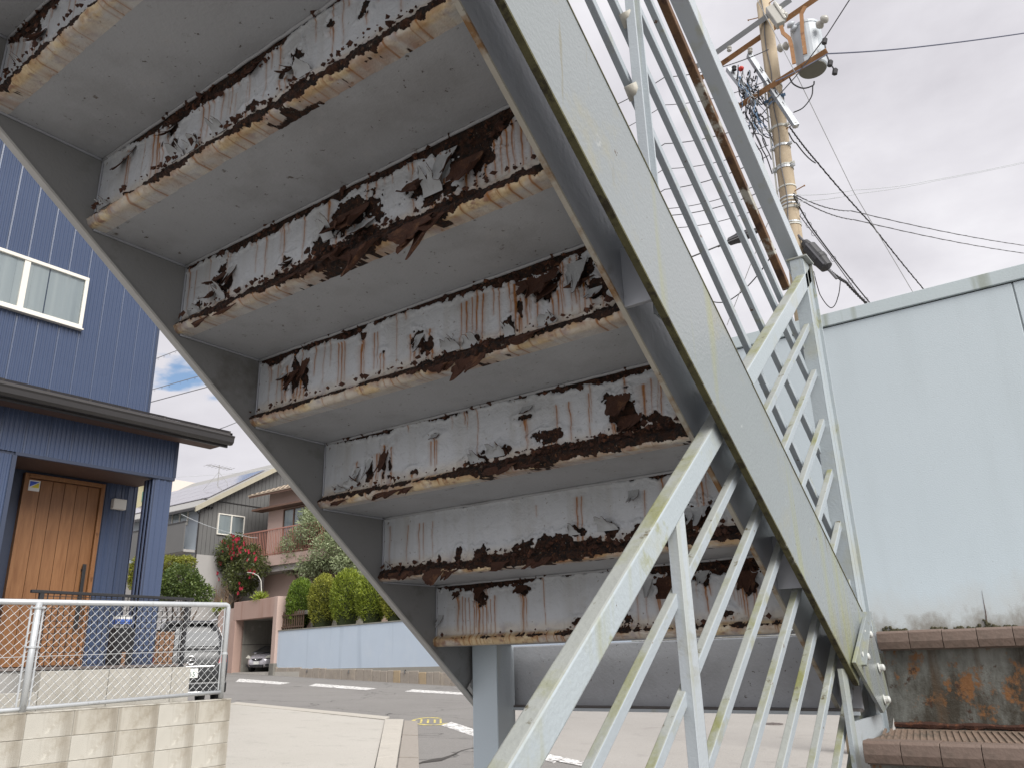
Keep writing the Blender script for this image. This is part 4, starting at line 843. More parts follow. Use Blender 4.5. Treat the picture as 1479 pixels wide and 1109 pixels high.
b = MB(); b.box(X2-0.012, X1-0.013, 0.0, 3.70, 0.0, 2.24); b.box(X2-0.01, X1-0.013, 0, YE-0.013, 2.26, 2.86); b.build('wall_core', m_bluedk, hs)
b = MB(); b.box(X2, X1-0.016, 3.70, YE-0.016, 2.235, 2.25); b.build('porch_ceiling', m_soff, hs)
b = MB(); b.box(X1-0.03, X1+0.014, 3.68, YE+0.012, 2.20, 2.236); b.box(X1-0.03, X1+0.014, 3.655, 3.70, 0.03, 2.2); b.build('porch_trim', m_bluedk, hs, bevel=0.002)
b = MB(); b.box(X2-0.01, X2+0.02, YE-0.014, YE+0.018, 2.9, 7.2); b.box(X1-0.03, X1+0.016, YE-0.02, YE+0.02, 2.24, 2.86); b.build('corner_trim', m_bluedk, hs, bevel=0.002)
# porch pillar: ribbed faces on a core
b = MB(); b.box(X1-0.235, X1-0.012, 5.30, YE-0.004, 0.03, 2.20); pil = b.build('porch_pillar', m_bluedk, hs)
corrug(X1-0.010, 5.30, YE, 0.03, 2.20, pitch=0.0815, ncol=3, parent=pil); corrug(5.30, X1-0.235, X1-0.01, 0.03, 2.2, face=-1, axis='x', pitch=0.075, ncol=3, parent=pil)
b = MB(); b.box(-10.0, -8.62, 0, YE+0.05, -1.3, 0.0); b.box(-18, -10, 0, YE-0.03, -1.3, 0.0); b.build('foundation', m_found, hs)
b = MB(); b.box(-10.0, -8.60, 0, YE+0.06, 0.0, 0.028); b.build('porch_floor', mat('porch_tile', (0.20,0.17,0.155), 0.6, 0.1, 5), hs, bevel=0.004)
# pent roof over the porch: sheet with standing seams, fascia and gutter
YR = 6.06
b = MB(); zE, zW = 2.845, 3.23
b.prism([(-8.80, 0, zE), (-10.0, 0, zW), (-10.0, 0, zW-0.05), (-8.80, 0, zE-0.05)], (0,1,0), -0.5, YR); b.build('porch_roof', m_roof, hs)
b = MB(); b.box(-9.2, -8.84, -0.5, YR-0.04, 2.70, 2.715); b.build('eave_soffit', m_soff, hs)
b = MB(); b.box(-8.86, -8.835, -0.5, YR-0.03, 2.66, 2.80); b.build('fascia', m_gutter, hs)
b = MB(); pf = [(-8.835,2.80),(-8.835,2.705),(-8.815,2.685),(-8.765,2.685),(-8.735,2.715),(-8.728,2.77),(-8.715,2.79),(-8.722,2.80),(-8.74,2.785),(-8.752,2.72),(-8.77,2.70),(-8.81,2.70),(-8.822,2.715),(-8.822,2.80)]
b.prism([(x, 0, z) for x, z in pf], (0,1,0), -0.5, YR-0.01); b.build('gutter', m_gutter, hs, bevel=0.002)
for y in np.arange(0.1, YR, 0.455):
    b = MB(); b.beam((-8.795, y, zE+0.014), (-9.98, y, zW+0.012), 0.03, 0.028); b.build('roof_seam', m_roof, hs)
b = MB(); b.prism([(-8.80,0,zE+0.01),(-10.0,0,zW+0.03),(-10.0,0,zW-0.14),(-8.80,0,zE-0.15)], (0,1,0), YR-0.03, YR+0.004); b.build('verge_board', m_gutter, hs)
b = MB(); b.prism([(-18.2,0,7.0),(-9.5,0,7.0),(-9.5,0,7.15),(-18.2,0,8.4)], (0,1,0), -0.5, YE+0.4); b.build('roof', m_roof, hs)
# upstairs window
wy0, wy1, wz0, wz1 = 2.62, 4.505, 4.13, 4.845
win = MB(); fw = 0.045
for q in ((wy0,wy1,wz0,wz0+fw),(wy0,wy1,wz1-fw,wz1),(wy0,wy0+fw,wz0+fw,wz1-fw),(wy1-fw,wy1,wz0+fw,wz1-fw)): win.box(X2-0.02, X2+0.055, q[0], q[1], q[2], q[3])
wn = win.build('window', m_white, hs, bevel=0.004)
b = MB(); ym = onX((37,388), X2)[1]; b.box(X2-0.01, X2+0.045, ym-0.035, ym+0.035, wz0+fw, wz1-fw); b.build('mullion', m_white, wn, bevel=0.003)
b = MB(); b.add([(X2+0.026,wy0+fw,wz0+fw),(X2+0.026,ym-0.036,wz0+fw),(X2+0.026,ym-0.036,wz1-fw),(X2+0.026,wy0+fw,wz1-fw)], [(0,1,2,3)]); b.build('pane', m_pane, wn)
b = MB(); b.add([(X2+0.036,ym+0.036,wz0+fw),(X2+0.036,wy1-fw,wz0+fw),(X2+0.036,wy1-fw,wz1-fw),(X2+0.036,ym+0.036,wz1-fw)], [(0,1,2,3)]); b.build('pane', m_pane, wn)
b = MB(); vs = []
nn = 90
for i in range(nn+1):
    y = wy0+fw+(wy1-wy0-2*fw)*i/nn; x = X2+0.0125+0.003*math.sin(i*0.9+math.sin(i*.23)*2)
    vs += [(x,y,wz0+fw),(x,y,wz1-fw)]
b.add(vs, [(2*i,2*i+2,2*i+3,2*i+1) for i in range(nn)]); b.build('curtain', m_curtain, wn, smooth=True)
b = MB(); b.box(X2, X2+0.075, wy0-0.01, wy1+0.012, wz0-0.022, wz0-0.001); b.build('sill', m_white, wn, bevel=0.003)
# front door: frame, vertical boards, long black handle, sticker
def wood(name, c1, c2):
    mt, t, p = base_mat(name); v = coords(t, (1,1,0.10)); oi = node(t, 'ShaderNodeObjectInfo')
    n_ = node(t, 'ShaderNodeTexNoise', Scale=26, Detail=6.0, Roughness=0.6, Distortion=0.8); n_.noise_dimensions = '4D'; t.links.new(v, n_.inputs[0]); 
    ml = node(t, 'ShaderNodeMath', _operation='MULTIPLY', i1=60.0); t.links.new(oi.outputs['Random'], ml.inputs[0]); t.links.new(ml.outputs[0], n_.inputs['W'])
    c = mix(t, rng(t, n_.outputs[0], 0.3, 0.7), c1, c2)
    c = mix(t, rng(t, noise(t, coords(t, (1,1,0.4)), 9, 3), 0.66, 0.72, 0, 0.7), c, tuple(x*0.45 for x in c1))
    c = mix(t, rng(t, oi.outputs['Random'], 0, 1, 0, 0.35), c, tuple(x*0.7 for x in c1))
    t.links.new(c, p.inputs['Base Color']); p.inputs['Roughness'].default_value = 0.45; return mt
m_wood = wood('door_wood', (0.20,0.085,0.030), (0.31,0.15,0.062))
dy0, dy1, dz0, dz1 = 4.13, 5.09, 0.03, 2.20
dr = MB(); fw = 0.05
for q in ((dy0,dy0+fw,dz0,dz1),(dy1-fw,dy1,dz0,dz1),(dy0+fw,dy1-fw,dz1-fw,dz1)): dr.box(X2-0.03, X2+0.05, q[0], q[1], q[2], q[3])
door = dr.build('door', m_wood, hs, bevel=0.004)
nb = 6; wbd = (dy1-dy0-2*fw-0.01)/nb
for i in range(nb):
    b = MB(); b.box(-0.02, 0.022, 0.0025, wbd-0.0025, 0, dz1-dz0-fw-0.02); o = b.build('door_plank', m_wood, door, local=True, bevel=0.003)
    o.location = Vector((X2, dy0+fw+0.005+i*wbd, dz0+0.012)) - Vector(wloc(door))
b = MB(); b.box(X2-0.04, X2-0.021, dy0+fw, dy1-fw, dz0, dz1-fw); b.build('door_core', m_soff, door)
b = MB(); hy = dy1-fw-0.085
b.box(X2+0.022, X2+0.06, hy-0.018, hy+0.018, 0.50, 0.53); b.box(X2+0.022, X2+0.06, hy-0.018, hy+0.018, 1.12, 1.15); b.box(X2+0.05, X2+0.075, hy-0.02, hy+0.02, 0.45, 1.20); b.build('handle', m_black, door, bevel=0.004)
s0, s1 = onX((41,684), X2+0.02), onX((60,700), X2+0.02)
sy0, sy1, sz0, sz1 = 4.195, 4.32, 2.0, 2.125
b = MB(); b.box(X2+0.022, X2+0.0245, sy0, sy1, sz0, sz1); st_ = b.build('sticker', mat('sticker_white', (0.8,0.8,0.78), 0.4, 0.02), door)
b = MB(); xx = X2+0.0258
b.add([(xx,sy0+0.01,sz1-0.012),(xx,sy1-0.01,sz1-0.012),(xx,sy0+0.01,sz0+0.045)], [(2,1,0)]); b.build('sticker_print', mat('sticker_blue', (0.04,0.10,0.55), 0.4, 0.02), door)
b = MB(); b.add([(xx,sy1-0.01,sz1-0.02),(xx,sy1-0.01,sz0+0.04),(xx,sy0+0.02,sz0+0.04)], [(2,1,0)]); b.build('sticker_print', mat('sticker_yellow', (0.75,0.62,0.04), 0.4, 0.02), door)
b = MB(); b.box(X2+0.012, X2+0.085, 5.20, 5.37, 1.905, 2.035); b.build('porch_lamp', mat('lamp_white', (0.74,0.72,0.66), 0.35, 0.03), hs, bevel=0.006)

# ================================================================ cars
m_carblk = mat('black_car_paint', (0.010,0.011,0.012), 0.3, 0.05, coat=0.15)
m_carsil = mat('silver_car_paint', (0.55,0.53,0.57), 0.25, 0.03, metal=0.25, coat=1.0)
m_cglass = glass_mat('car_glass', (0.045,0.05,0.055)); m_rglass = glass_mat('rear_glass', (0.07,0.075,0.08), 0.15); _p = [n for n in m_rglass.node_tree.nodes if n.type == 'BSDF_PRINCIPLED'][0]; _p.inputs['Coat Weight'].default_value = 0.0; _p.inputs['Specular IOR Level'].default_value = 0.35
m_tyre = mat('tyre_rubber', (0.015,0.015,0.016), 0.9); m_chrome = mat('chrome', (0.75,0.75,0.75), 0.12, 0.02, metal=1.0)
m_red = mat('tail_lamp_red', (0.40,0.012,0.02), 0.15, 0.05, coat=1.0); m_plate = mat('number_plate', (0.74,0.75,0.72), 0.5, 0.02); m_ink = mat('plate_green', (0.015,0.10,0.06), 0.5, 0.02)
m_lamp = mat('headlamp', (0.62,0.62,0.55), 0.08, 0.1, 8, coat=1.0)
def ring_out(hw, x0, x1, rc, n=6):
    pts = []
    for cx_, cy_, a0 in ((x1-rc, hw-rc, 0), (x0+rc, hw-rc, 90), (x0+rc, -hw+rc, 180), (x1-rc, -hw+rc, 270)):
        for i in range(n+1):
            a = math.radians(a0+90*i/n); pts.append((cx_+rc*math.cos(a), cy_+rc*math.sin(a)))
    return pts
def loft(levels, mt, name, parent):
    b = MB(); vs = []; n = None
    for (z, hw, x0, x1, rc) in levels:
        r_ = ring_out(hw, x0, x1, rc); n = len(r_); vs += [(x, y, z) for x, y in r_]
    fs = [(i*n+k, i*n+(k+1)%n, (i+1)*n+(k+1)%n, (i+1)*n+k) for i in range(len(levels)-1) for k in range(n)] + [tuple(range(n))[::-1], tuple(range((len(levels)-1)*n, len(levels)*n))]
    b.add(vs, fs); o = b.build(name, mt, parent, smooth=True, local=True); sm_ = o.modifiers.new('sub', 'SUBSURF'); sm_.levels = 1; sm_.render_levels = 2; return o
def wheels(parent, xs_, hw, r, mtr):
    for x in xs_:
        for s_ in (-1, 1):
            b = MB(); b.lathe((x, s_*(hw-0.2), r), [(r*0.6,0),(r*0.95,0.01),(r,0.05),(r,0.15),(r*0.95,0.19),(r*0.6,0.2)], 22, (0,s_,0)); w = b.build('wheel', m_tyre, parent, smooth=True, local=True)
            b = MB(); b.lathe((x, s_*(hw-0.03), r), [(r*0.62,0),(r*0.6,0.035),(r*0.2,0.02),(0.001,0.03)], 16, (0,s_,0)); b.build('rim', m_chrome, w, local=True)
c = dep(276, 952, 17.5); zpad = -0.93
slab_pts = [(c[0]-5.5, c[1]-2.6, 0), (c[0]+0.3, c[1]-2.6, 0), (c[0]+0.15, c[1]+0.75, 0), (c[0]-5.5, c[1]+4.6, 0)]
b = MB(); b.prism([(p_[0], p_[1], zpad) for p_ in slab_pts], (0,0,1), -1.0, 0); tag(b.build('driveway', m_conc), kind='structure')
ang = math.atan2(c[1], c[0])                      # points away from the viewer
suv = thing('suv_car', 'black estate car parked tail-on behind the chain-link fence', 'car', (c[0], c[1], zpad), ang+math.radians(7)); suv.scale = (1, 1, 1.18)
loft([(0.24,0.72,0.10,4.35,0.25),(0.34,0.79,0.02,4.45,0.3),(0.62,0.83,0.0,4.5,0.3),(0.80,0.835,0.03,4.5,0.3),(0.98,0.83,0.06,4.4,0.3),(1.04,0.80,0.10,3.4,0.3),(1.08,0.765,0.14,3.2,0.28),(1.34,0.665,0.30,2.75,0.26),(1.54,0.585,0.40,2.35,0.25),(1.60,0.55,0.42,2.2,0.25),(1.63,0.45,0.6,2.0,0.2)], m_carblk, 'body', suv)
b = MB(); b.add([(0.165,-0.60,1.13),(0.165,0.60,1.13),(0.30,0.54,1.40),(0.30,-0.54,1.40)], [(0,1,2,3)]); b.f[0] = b.f[0][::-1]
o = b.build('rear_window', m_rglass, suv, local=True); so_ = o.modifiers.new('t', 'SOLIDIFY'); so_.thickness = 0.02; so_.offset = 0
for s_ in (-1, 1):
    b = MB(); b.prism([(0.05,s_*0.58,0.82),(0.16,s_*0.775,0.84),(0.20,s_*0.76,1.03),(0.11,s_*0.64,1.02)], (1,0,0), -0.035, 0.25); b.build('tail_lamp', m_red, suv, local=True, bevel=0.01)
    b = MB(); b.prism([(0.5,s_*0.79,1.1),(3.0,s_*0.79,1.1),(2.3,s_*0.63,1.5),(0.75,s_*0.63,1.5)], (0,s_,0), 0, 0.012); b.build('side_window', m_cglass, suv, local=True)
b = MB(); b.box(-0.02, 0.06, -0.50, 0.50, 0.755, 0.785); b.build('chrome_strip', m_chrome, suv, local=True, bevel=0.006)
b = MB(); b.box(-0.05, 0.10, -0.78, 0.78, 0.30, 0.50); b.build('bumper', m_carblk, suv, local=True, bevel=0.03)
b = MB(); b.box(-0.075, 0.0, -0.55, 0.55, 0.30, 0.335); b.build('bumper_strip', m_chrome, suv, local=True, bevel=0.006)
b = MB(); b.tube([(0.0, 0.09*math.cos(a), 0.885+0.075*math.sin(a)) for a in np.linspace(0.35, 2*math.pi-0.35, 22)], 0.013, 6); b.tube([(-0.008,-0.06,0.885),(-0.008,0.09,0.885)], 0.015, 6); b.build('badge', m_chrome, suv, local=True, smooth=True)
b = MB(); b.box(-0.022, 0.02, -0.165, 0.165, 0.575, 0.74); b.build('number_plate', m_plate, suv, local=True, bevel=0.004)
mtx = Matrix.Translation((-0.0225,0,0.635)) @ Matrix.Rotation(math.radians(-90),4,'Z') @ Matrix.Rotation(math.radians(90),4,'X')
text_part('plate_digits', '2-15', 0.12, m_ink, suv, mtx)
b = MB(); b.box(0.30, 0.46, -0.5, 0.5, 1.545, 1.575); b.build('spoiler', m_carblk, suv, local=True, bevel=0.012)
b = MB(); b.box(0.6, 2.2, -0.56, -0.53, 1.63, 1.655); b.box(0.6, 2.2, 0.53, 0.56, 1.63, 1.655); b.build('roof_rails', m_chrome, suv, local=True)
b = MB(); b.tube([(0.10,-0.35,1.075),(0.115,0.0,1.10),(0.12,0.3,1.085)], 0.012, 5); b.build('wiper', m_black, suv, local=True)
wheels(suv, (0.85, 3.5), 0.82, 0.34, None)
# ================================================================ across the road: retaining wall, garage, hedge, gardens, houses
W4, W6 = dep(400, 975, 42), dep(660, 990, 32.5)
we = (W6-W4)[:2]; we = we/np.linalg.norm(we); wn_ = np.array([we[1], -we[0]]); wn_ = wn_ if wn_ @ (-W4[:2]) > 0 else -wn_
def onW(x, y, off=0.0):                     # point on the vertical plane `off` metres in front of the wall line
    d = ray(x, y); t = (W4[:2]@wn_+off)/(d[:2]@wn_); return d*t
def wpt(s, off, z): q = W4[:2]+we*s+wn_*off; return (q[0], q[1], z)
def s_of(x, y=930, off=0.0): return float((onW(x, y, off)[:2]-W4[:2])@we)
def wbox(b, s0, s1, o0, o1, z0, z1, mi=0):
    b.add([wpt(s0,o0,z0),wpt(s1,o0,z0),wpt(s1,o1,z0),wpt(s0,o1,z0),wpt(s0,o0,z1),wpt(s1,o0,z1),wpt(s1,o1,z1),wpt(s0,o1,z1)],
          [(3,2,1,0),(4,5,6,7),(0,1,5,4),(1,2,6,5),(2,3,7,6),(3,0,4,7)], mi)
zw = lambda s: gz(*(W4[:2]+we*s))
ztop = onW(500, 903)[2]
m_bluewall = mat('pale_blue_render', (0.50,0.58,0.67), 0.7, 0.05, 0.8, 0.001, 60, spots=[((0.55,0.62,0.69), 0.7, 0.5, 0.3)], streaks=[((0.33,0.40,0.48), 1.4, 0.58, 0.2)])
m_stone = mat('foundation_stone', (0.33,0.29,0.245), 0.9, 0.2, 2.5, 0.01, 25, spots=[((0.42,0.36,0.28), 1.6, 0.55, 0.15), ((0.20,0.175,0.15), 9, 0.6, 0.1)])
m_stone2 = mat('foundation_stone_tan', (0.40,0.31,0.20), 0.9, 0.15, 3, 0.01, 25, spots=[((0.28,0.23,0.18), 5, 0.55, 0.1)])
s0 = s_of(397); s1 = s_of(760)+12
rw = thing('retaining_wall', 'pale blue rendered retaining wall on a row of stones across the road', 'wall', wpt((s0+s1)/2, 0, zw(10)))
b = MB(); wbox(b, s0, s1, -0.3, 0, zw(s1)-0.4, ztop); b.build('rendered_face', m_bluewall, rw, bevel=0.01)
b = MB(); wbox(b, s0, s1, -0.32, 0.035, ztop, ztop+0.05); b.build('coping', mat('weathered_coping', (0.24,0.235,0.2), 0.9, 0.3, 3), rw)
s = s0; rs = random.Random(3)
while s < s1:
    w = 0.42+0.28*rs.random(); zb = zw(s+w/2); h = 0.40+0.05*rs.random() + 0.02*(s-s0)*0.3
    b = MB(); wbox(b, s+0.012, s+w-0.012, -0.02, 0.07+0.03*rs.random(), zb-0.2, zb+h)
    b.build('foundation_stone', m_stone2 if rs.random() < 0.14 else m_stone, rw, bevel=0.025); s += w
b = MB(); wbox(b, s0, s1, -0.02, 0.05, zw(s1)-0.3, zw(s0)+0.28); b.build('stone_mortar', m_mortar, rw)
for x in (445, 505, 586):
    c = onW(x, 966 if x < 500 else 967, 0.02); b = MB(); b.tube([c, c+np.array([0.03,-0.10,-0.02]), c+np.array([0.05,-0.12,-0.14])], 0.03, 6); b.build('drain_pipe', m_gutter, rw)
# raised ground behind the wall
gl = MB(); gl.prism([wpt(-90,-0.29,0), wpt(60,-0.29,0), wpt(60,-90,0), wpt(-90,-90,0)], (0,0,1), ztop-5, ztop-0.12)
def cut(o): return o
m_soil = mat('garden_soil', (0.10,0.085,0.055), 0.95, 0.3, 2, 0.02, 8, spots=[((0.07,0.10,0.03), 1.5, 0.5, 0.15)])
sg0, sg1 = s_of(338), s_of(399)
tb = MB()
for (a, c_) in ((-90, sg0), (sg1-0.2, 60)): tb.prism([wpt(a,-0.29,0), wpt(c_,-0.29,0), wpt(c_,-90,0), wpt(a,-90,0)], (0,0,1), ztop-5, ztop-0.10)
tb.prism([wpt(sg0,-6.5,0), wpt(sg1,-6.5,0), wpt(sg1,-90,0), wpt(sg0,-90,0)], (0,0,1), ztop-5, ztop-0.10)
tag(tb.build('garden_terrace', m_soil), kind='structure')
# garage under the terrace
m_pink = mat('pink_render', (0.48,0.36,0.31), 0.8, 0.06, 1.2, 0.002, 40, streaks=[((0.34,0.20,0.155), 1.5, 0.56, 0.2)])
m_pinkdk = mat('pink_lintel', (0.43,0.295,0.245), 0.75, 0.08, 1.5, streaks=[((0.30,0.16,0.12), 1.8, 0.56, 0.2)])
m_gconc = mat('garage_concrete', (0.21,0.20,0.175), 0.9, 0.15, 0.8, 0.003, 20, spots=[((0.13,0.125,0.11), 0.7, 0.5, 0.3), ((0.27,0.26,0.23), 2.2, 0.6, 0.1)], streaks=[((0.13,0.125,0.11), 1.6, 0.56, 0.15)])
zl0, zl1 = onW(365, 893, 0.1)[2], onW(365, 866, 0.1)[2]; zg = zw(sg0)
ga = thing('garage', 'sunken concrete garage with a pink lintel and pillars under the terrace', 'garage', wpt((sg0+sg1)/2, 0, zg))
b = MB(); wbox(b, sg0-0.1, s_of(395.4), -0.5, 0.14, zl0, zl1); b.build('lintel', m_pinkdk, ga, bevel=0.02)
b = MB(); wbox(b, s_of(395.5), s_of(401), -0.4, 0.16, zg-0.3, zl1+0.02); b.build('pillar', m_pink, ga, bevel=0.02)
b = MB(); wbox(b, s_of(395), s_of(401.6), -0.4, 0.20, zg-0.4, zg+0.45); b.build('pillar_base', m_gconc, ga, bevel=0.02)
b = MB(); wbox(b, s_of(334), s_of(341), -0.4, 0.15, zg-0.3, zl0); b.build('pillar', m_pinkdk, ga, bevel=0.02)
b = MB(); wbox(b, s_of(312), s_of(335), -0.35, 0.0, zg-0.4, zl1-0.3); b.build('side_wall', m_pink, ga)
b = MB(); sl, sr = s_of(341), s_of(393)
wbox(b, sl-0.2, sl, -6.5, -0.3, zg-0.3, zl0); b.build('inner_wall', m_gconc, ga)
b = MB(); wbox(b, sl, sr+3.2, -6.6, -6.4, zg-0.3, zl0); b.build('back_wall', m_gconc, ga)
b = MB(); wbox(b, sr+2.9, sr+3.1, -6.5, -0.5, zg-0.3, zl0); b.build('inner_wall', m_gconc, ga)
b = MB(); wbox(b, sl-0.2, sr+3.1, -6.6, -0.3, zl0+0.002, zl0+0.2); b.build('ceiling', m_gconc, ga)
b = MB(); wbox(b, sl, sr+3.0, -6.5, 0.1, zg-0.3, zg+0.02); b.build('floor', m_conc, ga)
b = MB(); 
for z_ in (zg+1.5, ): wbox(b, sl-0.01, sl+0.008, -6.3, -0.35, z_, z_+0.03)
b.build('formwork_joint', m_gutter, ga)
# silver car nose-out in the garage
cpos = onW(371, 945, -0.55); sa = math.atan2(wn_[1], wn_[0])
car = thing('silver_car', 'small silver hatchback nose-out in the garage under the terrace', 'car', (cpos[0], cpos[1], zg+0.02), sa+math.radians(32))
loft([(0.20,0.66,-3.5,-0.12,0.5),(0.32,0.76,-3.6,-0.02,0.55),(0.55,0.80,-3.65,0.0,0.6),(0.72,0.81,-3.65,-0.05,0.6),(0.86,0.78,-3.6,-0.22,0.6),(0.98,0.74,-3.6,-0.75,0.45),(1.04,0.72,-3.55,-1.0,0.4),(1.36,0.58,-3.3,-1.9,0.3),(1.50,0.50,-3.1,-2.2,0.3),(1.53,0.40,-2.9,-2.4,0.3)], m_carsil, 'body', car)
b = MB(); b.prism([(-0.62,-0.66,1.03),(-0.62,0.66,1.03),(-1.78,0.52,1.40),(-1.78,-0.52,1.40)], (-0.3,0,1), 0, 0.02); b.build('windscreen', m_cglass, car, local=True)
b = MB(); b.prism([(0.015,-0.34,0.72),(0.015,0.34,0.72),(0.02,0.20,0.60),(0.02,-0.20,0.60)], (1,0,0), -0.1, 0.012); b.build('grille', m_black, car, local=True, bevel=0.01)
b = MB(); b.prism([(0.02,-0.42,0.38),(0.02,0.42,0.38),(0.02,0.38,0.26),(0.02,-0.38,0.26)], (1,0,0), -0.1, 0.008); b.build('lower_grille', m_black, car, local=True, bevel=0.01)
b = MB(); b.tube([(0.035, 0.07*math.cos(a), 0.69+0.05*math.sin(a)) for a in np.linspace(0, 2*math.pi, 14)], 0.014, 5); b.tube([(0.035,-0.045,0.71),(0.035,0.045,0.71)], 0.012, 5); b.build('badge', m_chrome, car, local=True)
for s_ in (-1, 1):
    b = MB(); b.prism([(-0.10,s_*0.42,0.70),(-0.20,s_*0.75,0.74),(-0.42,s_*0.74,0.90),(-0.26,s_*0.52,0.84)], (0.75,s_*0.3,0.35), 0.0, 0.06); b.build('headlight', m_lamp, car, local=True, bevel=0.01)
    b = MB(); b.prism([(-0.06,s_*0.52,0.40),(-0.16,s_*0.72,0.42),(-0.16,s_*0.70,0.28),(-0.06,s_*0.55,0.28)], (1,0,0), -0.05, 0.045); b.build('fog_lamp_recess', m_black, car, local=True)
    b = MB(); b.box(-1.35,-1.2, s_*0.78-0.07, s_*0.78+0.07, 0.95, 1.06); b.build('mirror', m_carsil, car, local=True, bevel=0.02)
b = MB(); b.box(0.0, 0.035, -0.165, 0.165, 0.40, 0.565); b.build('number_plate', m_plate, car, local=True, bevel=0.004)
wheels(car, (-0.75, -3.1), 0.78, 0.29, None)
# ---- planting -------------------------------------------------------------------------------------------------------------
def leaf_mat(name, c1, c2, rough=0.55, trans=0.25):
    mt, t, p = base_mat(name); g_ = node(t, 'ShaderNodeNewGeometry'); v = coords(t)
    c = mix(t, g_.outputs['Random Per Island'], c1, c2)
    c = mix(t, rng(t, noise(t, v, 1.6, 3), 0.35, 0.65, 0, 0.6), c, tuple(x*0.55 for x in c1))
    t.links.new(c, p.inputs['Base Color']); p.inputs['Roughness'].default_value = rough
    o = t.nodes['Material Output']; tr = node(t, 'ShaderNodeBsdfTranslucent'); t.links.new(c, tr.inputs[0]); ms = node(t, 'ShaderNodeMixShader'); ms.inputs[0].default_value = trans
    t.links.new(p.outputs[0], ms.inputs[1]); t.links.new(tr.outputs[0], ms.inputs[2]); t.links.new(ms.outputs[0], o.inputs[0]); return mt
def leaves(name, P_, Nn, ln_, wd, mt, parent, seed, droop=0.0):
    rs = np.random.RandomState(seed); n = len(P_)
    t = rs.randn(n, 3); d = Nn*0.9 + t*0.55; d[:, 2] += droop; d /= np.linalg.norm(d, axis=1)[:, None]
    sd_ = np.cross(d, rs.randn(n, 3)); sd_ /= np.linalg.norm(sd_, axis=1)[:, None]; up = np.cross(sd_, d)
    L = ln_*(0.6+0.8*rs.rand(n))[:, None]; Wd_ = wd*(0.6+0.8*rs.rand(n))[:, None]
    v = np.stack([P_, P_+d*L*0.5+sd_*Wd_*0.5+up*L*0.08, P_+d*L, P_+d*L*0.5-sd_*Wd_*0.5+up*L*0.08], 1).reshape(-1, 3)
    me = bpy.data.meshes.new(name); me.vertices.add(4*n); me.vertices.foreach_set('co', v.ravel())
    me.loops.add(4*n); me.loops.foreach_set('vertex_index', np.arange(4*n, dtype=np.int32)); me.polygons.add(n); me.polygons.foreach_set('loop_start', np.arange(0, 4*n, 4, dtype=np.int32))
    me.update(); me.materials.append(mt); return place(name, me, parent)
def crown_points(blobs, n, rs, shell=0.45):
    vol = np.array([b_[3]*b_[4]*b_[5] for b_ in blobs])**0.75; k = rs.choice(len(blobs), n, p=vol/vol.sum())
    B_ = np.array(blobs)[k]; d = rs.randn(n, 3); d /= np.linalg.norm(d, axis=1)[:, None]
    lump = 0.80+0.35*fbm(d[:, 0]*2.2+k*3.1, d[:, 1]*2.2+d[:, 2]*1.7, 3, 4)
    r = (1-shell*rs.rand(n)**1.6)*lump
    return B_[:, :3]+d*B_[:, 3:]*r[:, None], d
m_bark = mat('bark', (0.13,0.095,0.07), 0.9, 0.3, 8, 0.01, 30)
def branchy(parent, base, blobs, r0, seed, stems=1, name='trunk'):
    rs = random.Random(seed); b = MB(); base = Vector(base)
    for i, bl in enumerate(blobs):
        st = base + Vector((rs.uniform(-1,1)*0.12*stems, rs.uniform(-1,1)*0.12*stems, 0)); tip = Vector(bl[:3])
        mid = st.lerp(tip, 0.5)+Vector((rs.uniform(-.2,.2), rs.uniform(-.2,.2), 0.1))
        b.tube([st, st.lerp(mid, .5)+Vector((rs.uniform(-.06,.06),0,0)), mid, mid.lerp(tip,.6), tip], [r0, r0*.85, r0*.65, r0*.45, r0*.2], 6)
        for j in range(5):
            q = Vector((rs.gauss(0,1), rs.gauss(0,1), rs.gauss(0,1))).normalized(); e_ = Vector((bl[0]+q.x*bl[3]*.9, bl[1]+q.y*bl[4]*.9, bl[2]+q.z*bl[5]*.9))
            b.tube([mid.lerp(tip,.5+.1*j), tip.lerp(e_,.5)+Vector((0,0,.05)), e_], [r0*.4, r0*.25, r0*.08], 4)
    return b.build(name, m_bark, parent, smooth=True)
zt_ = ztop-0.10
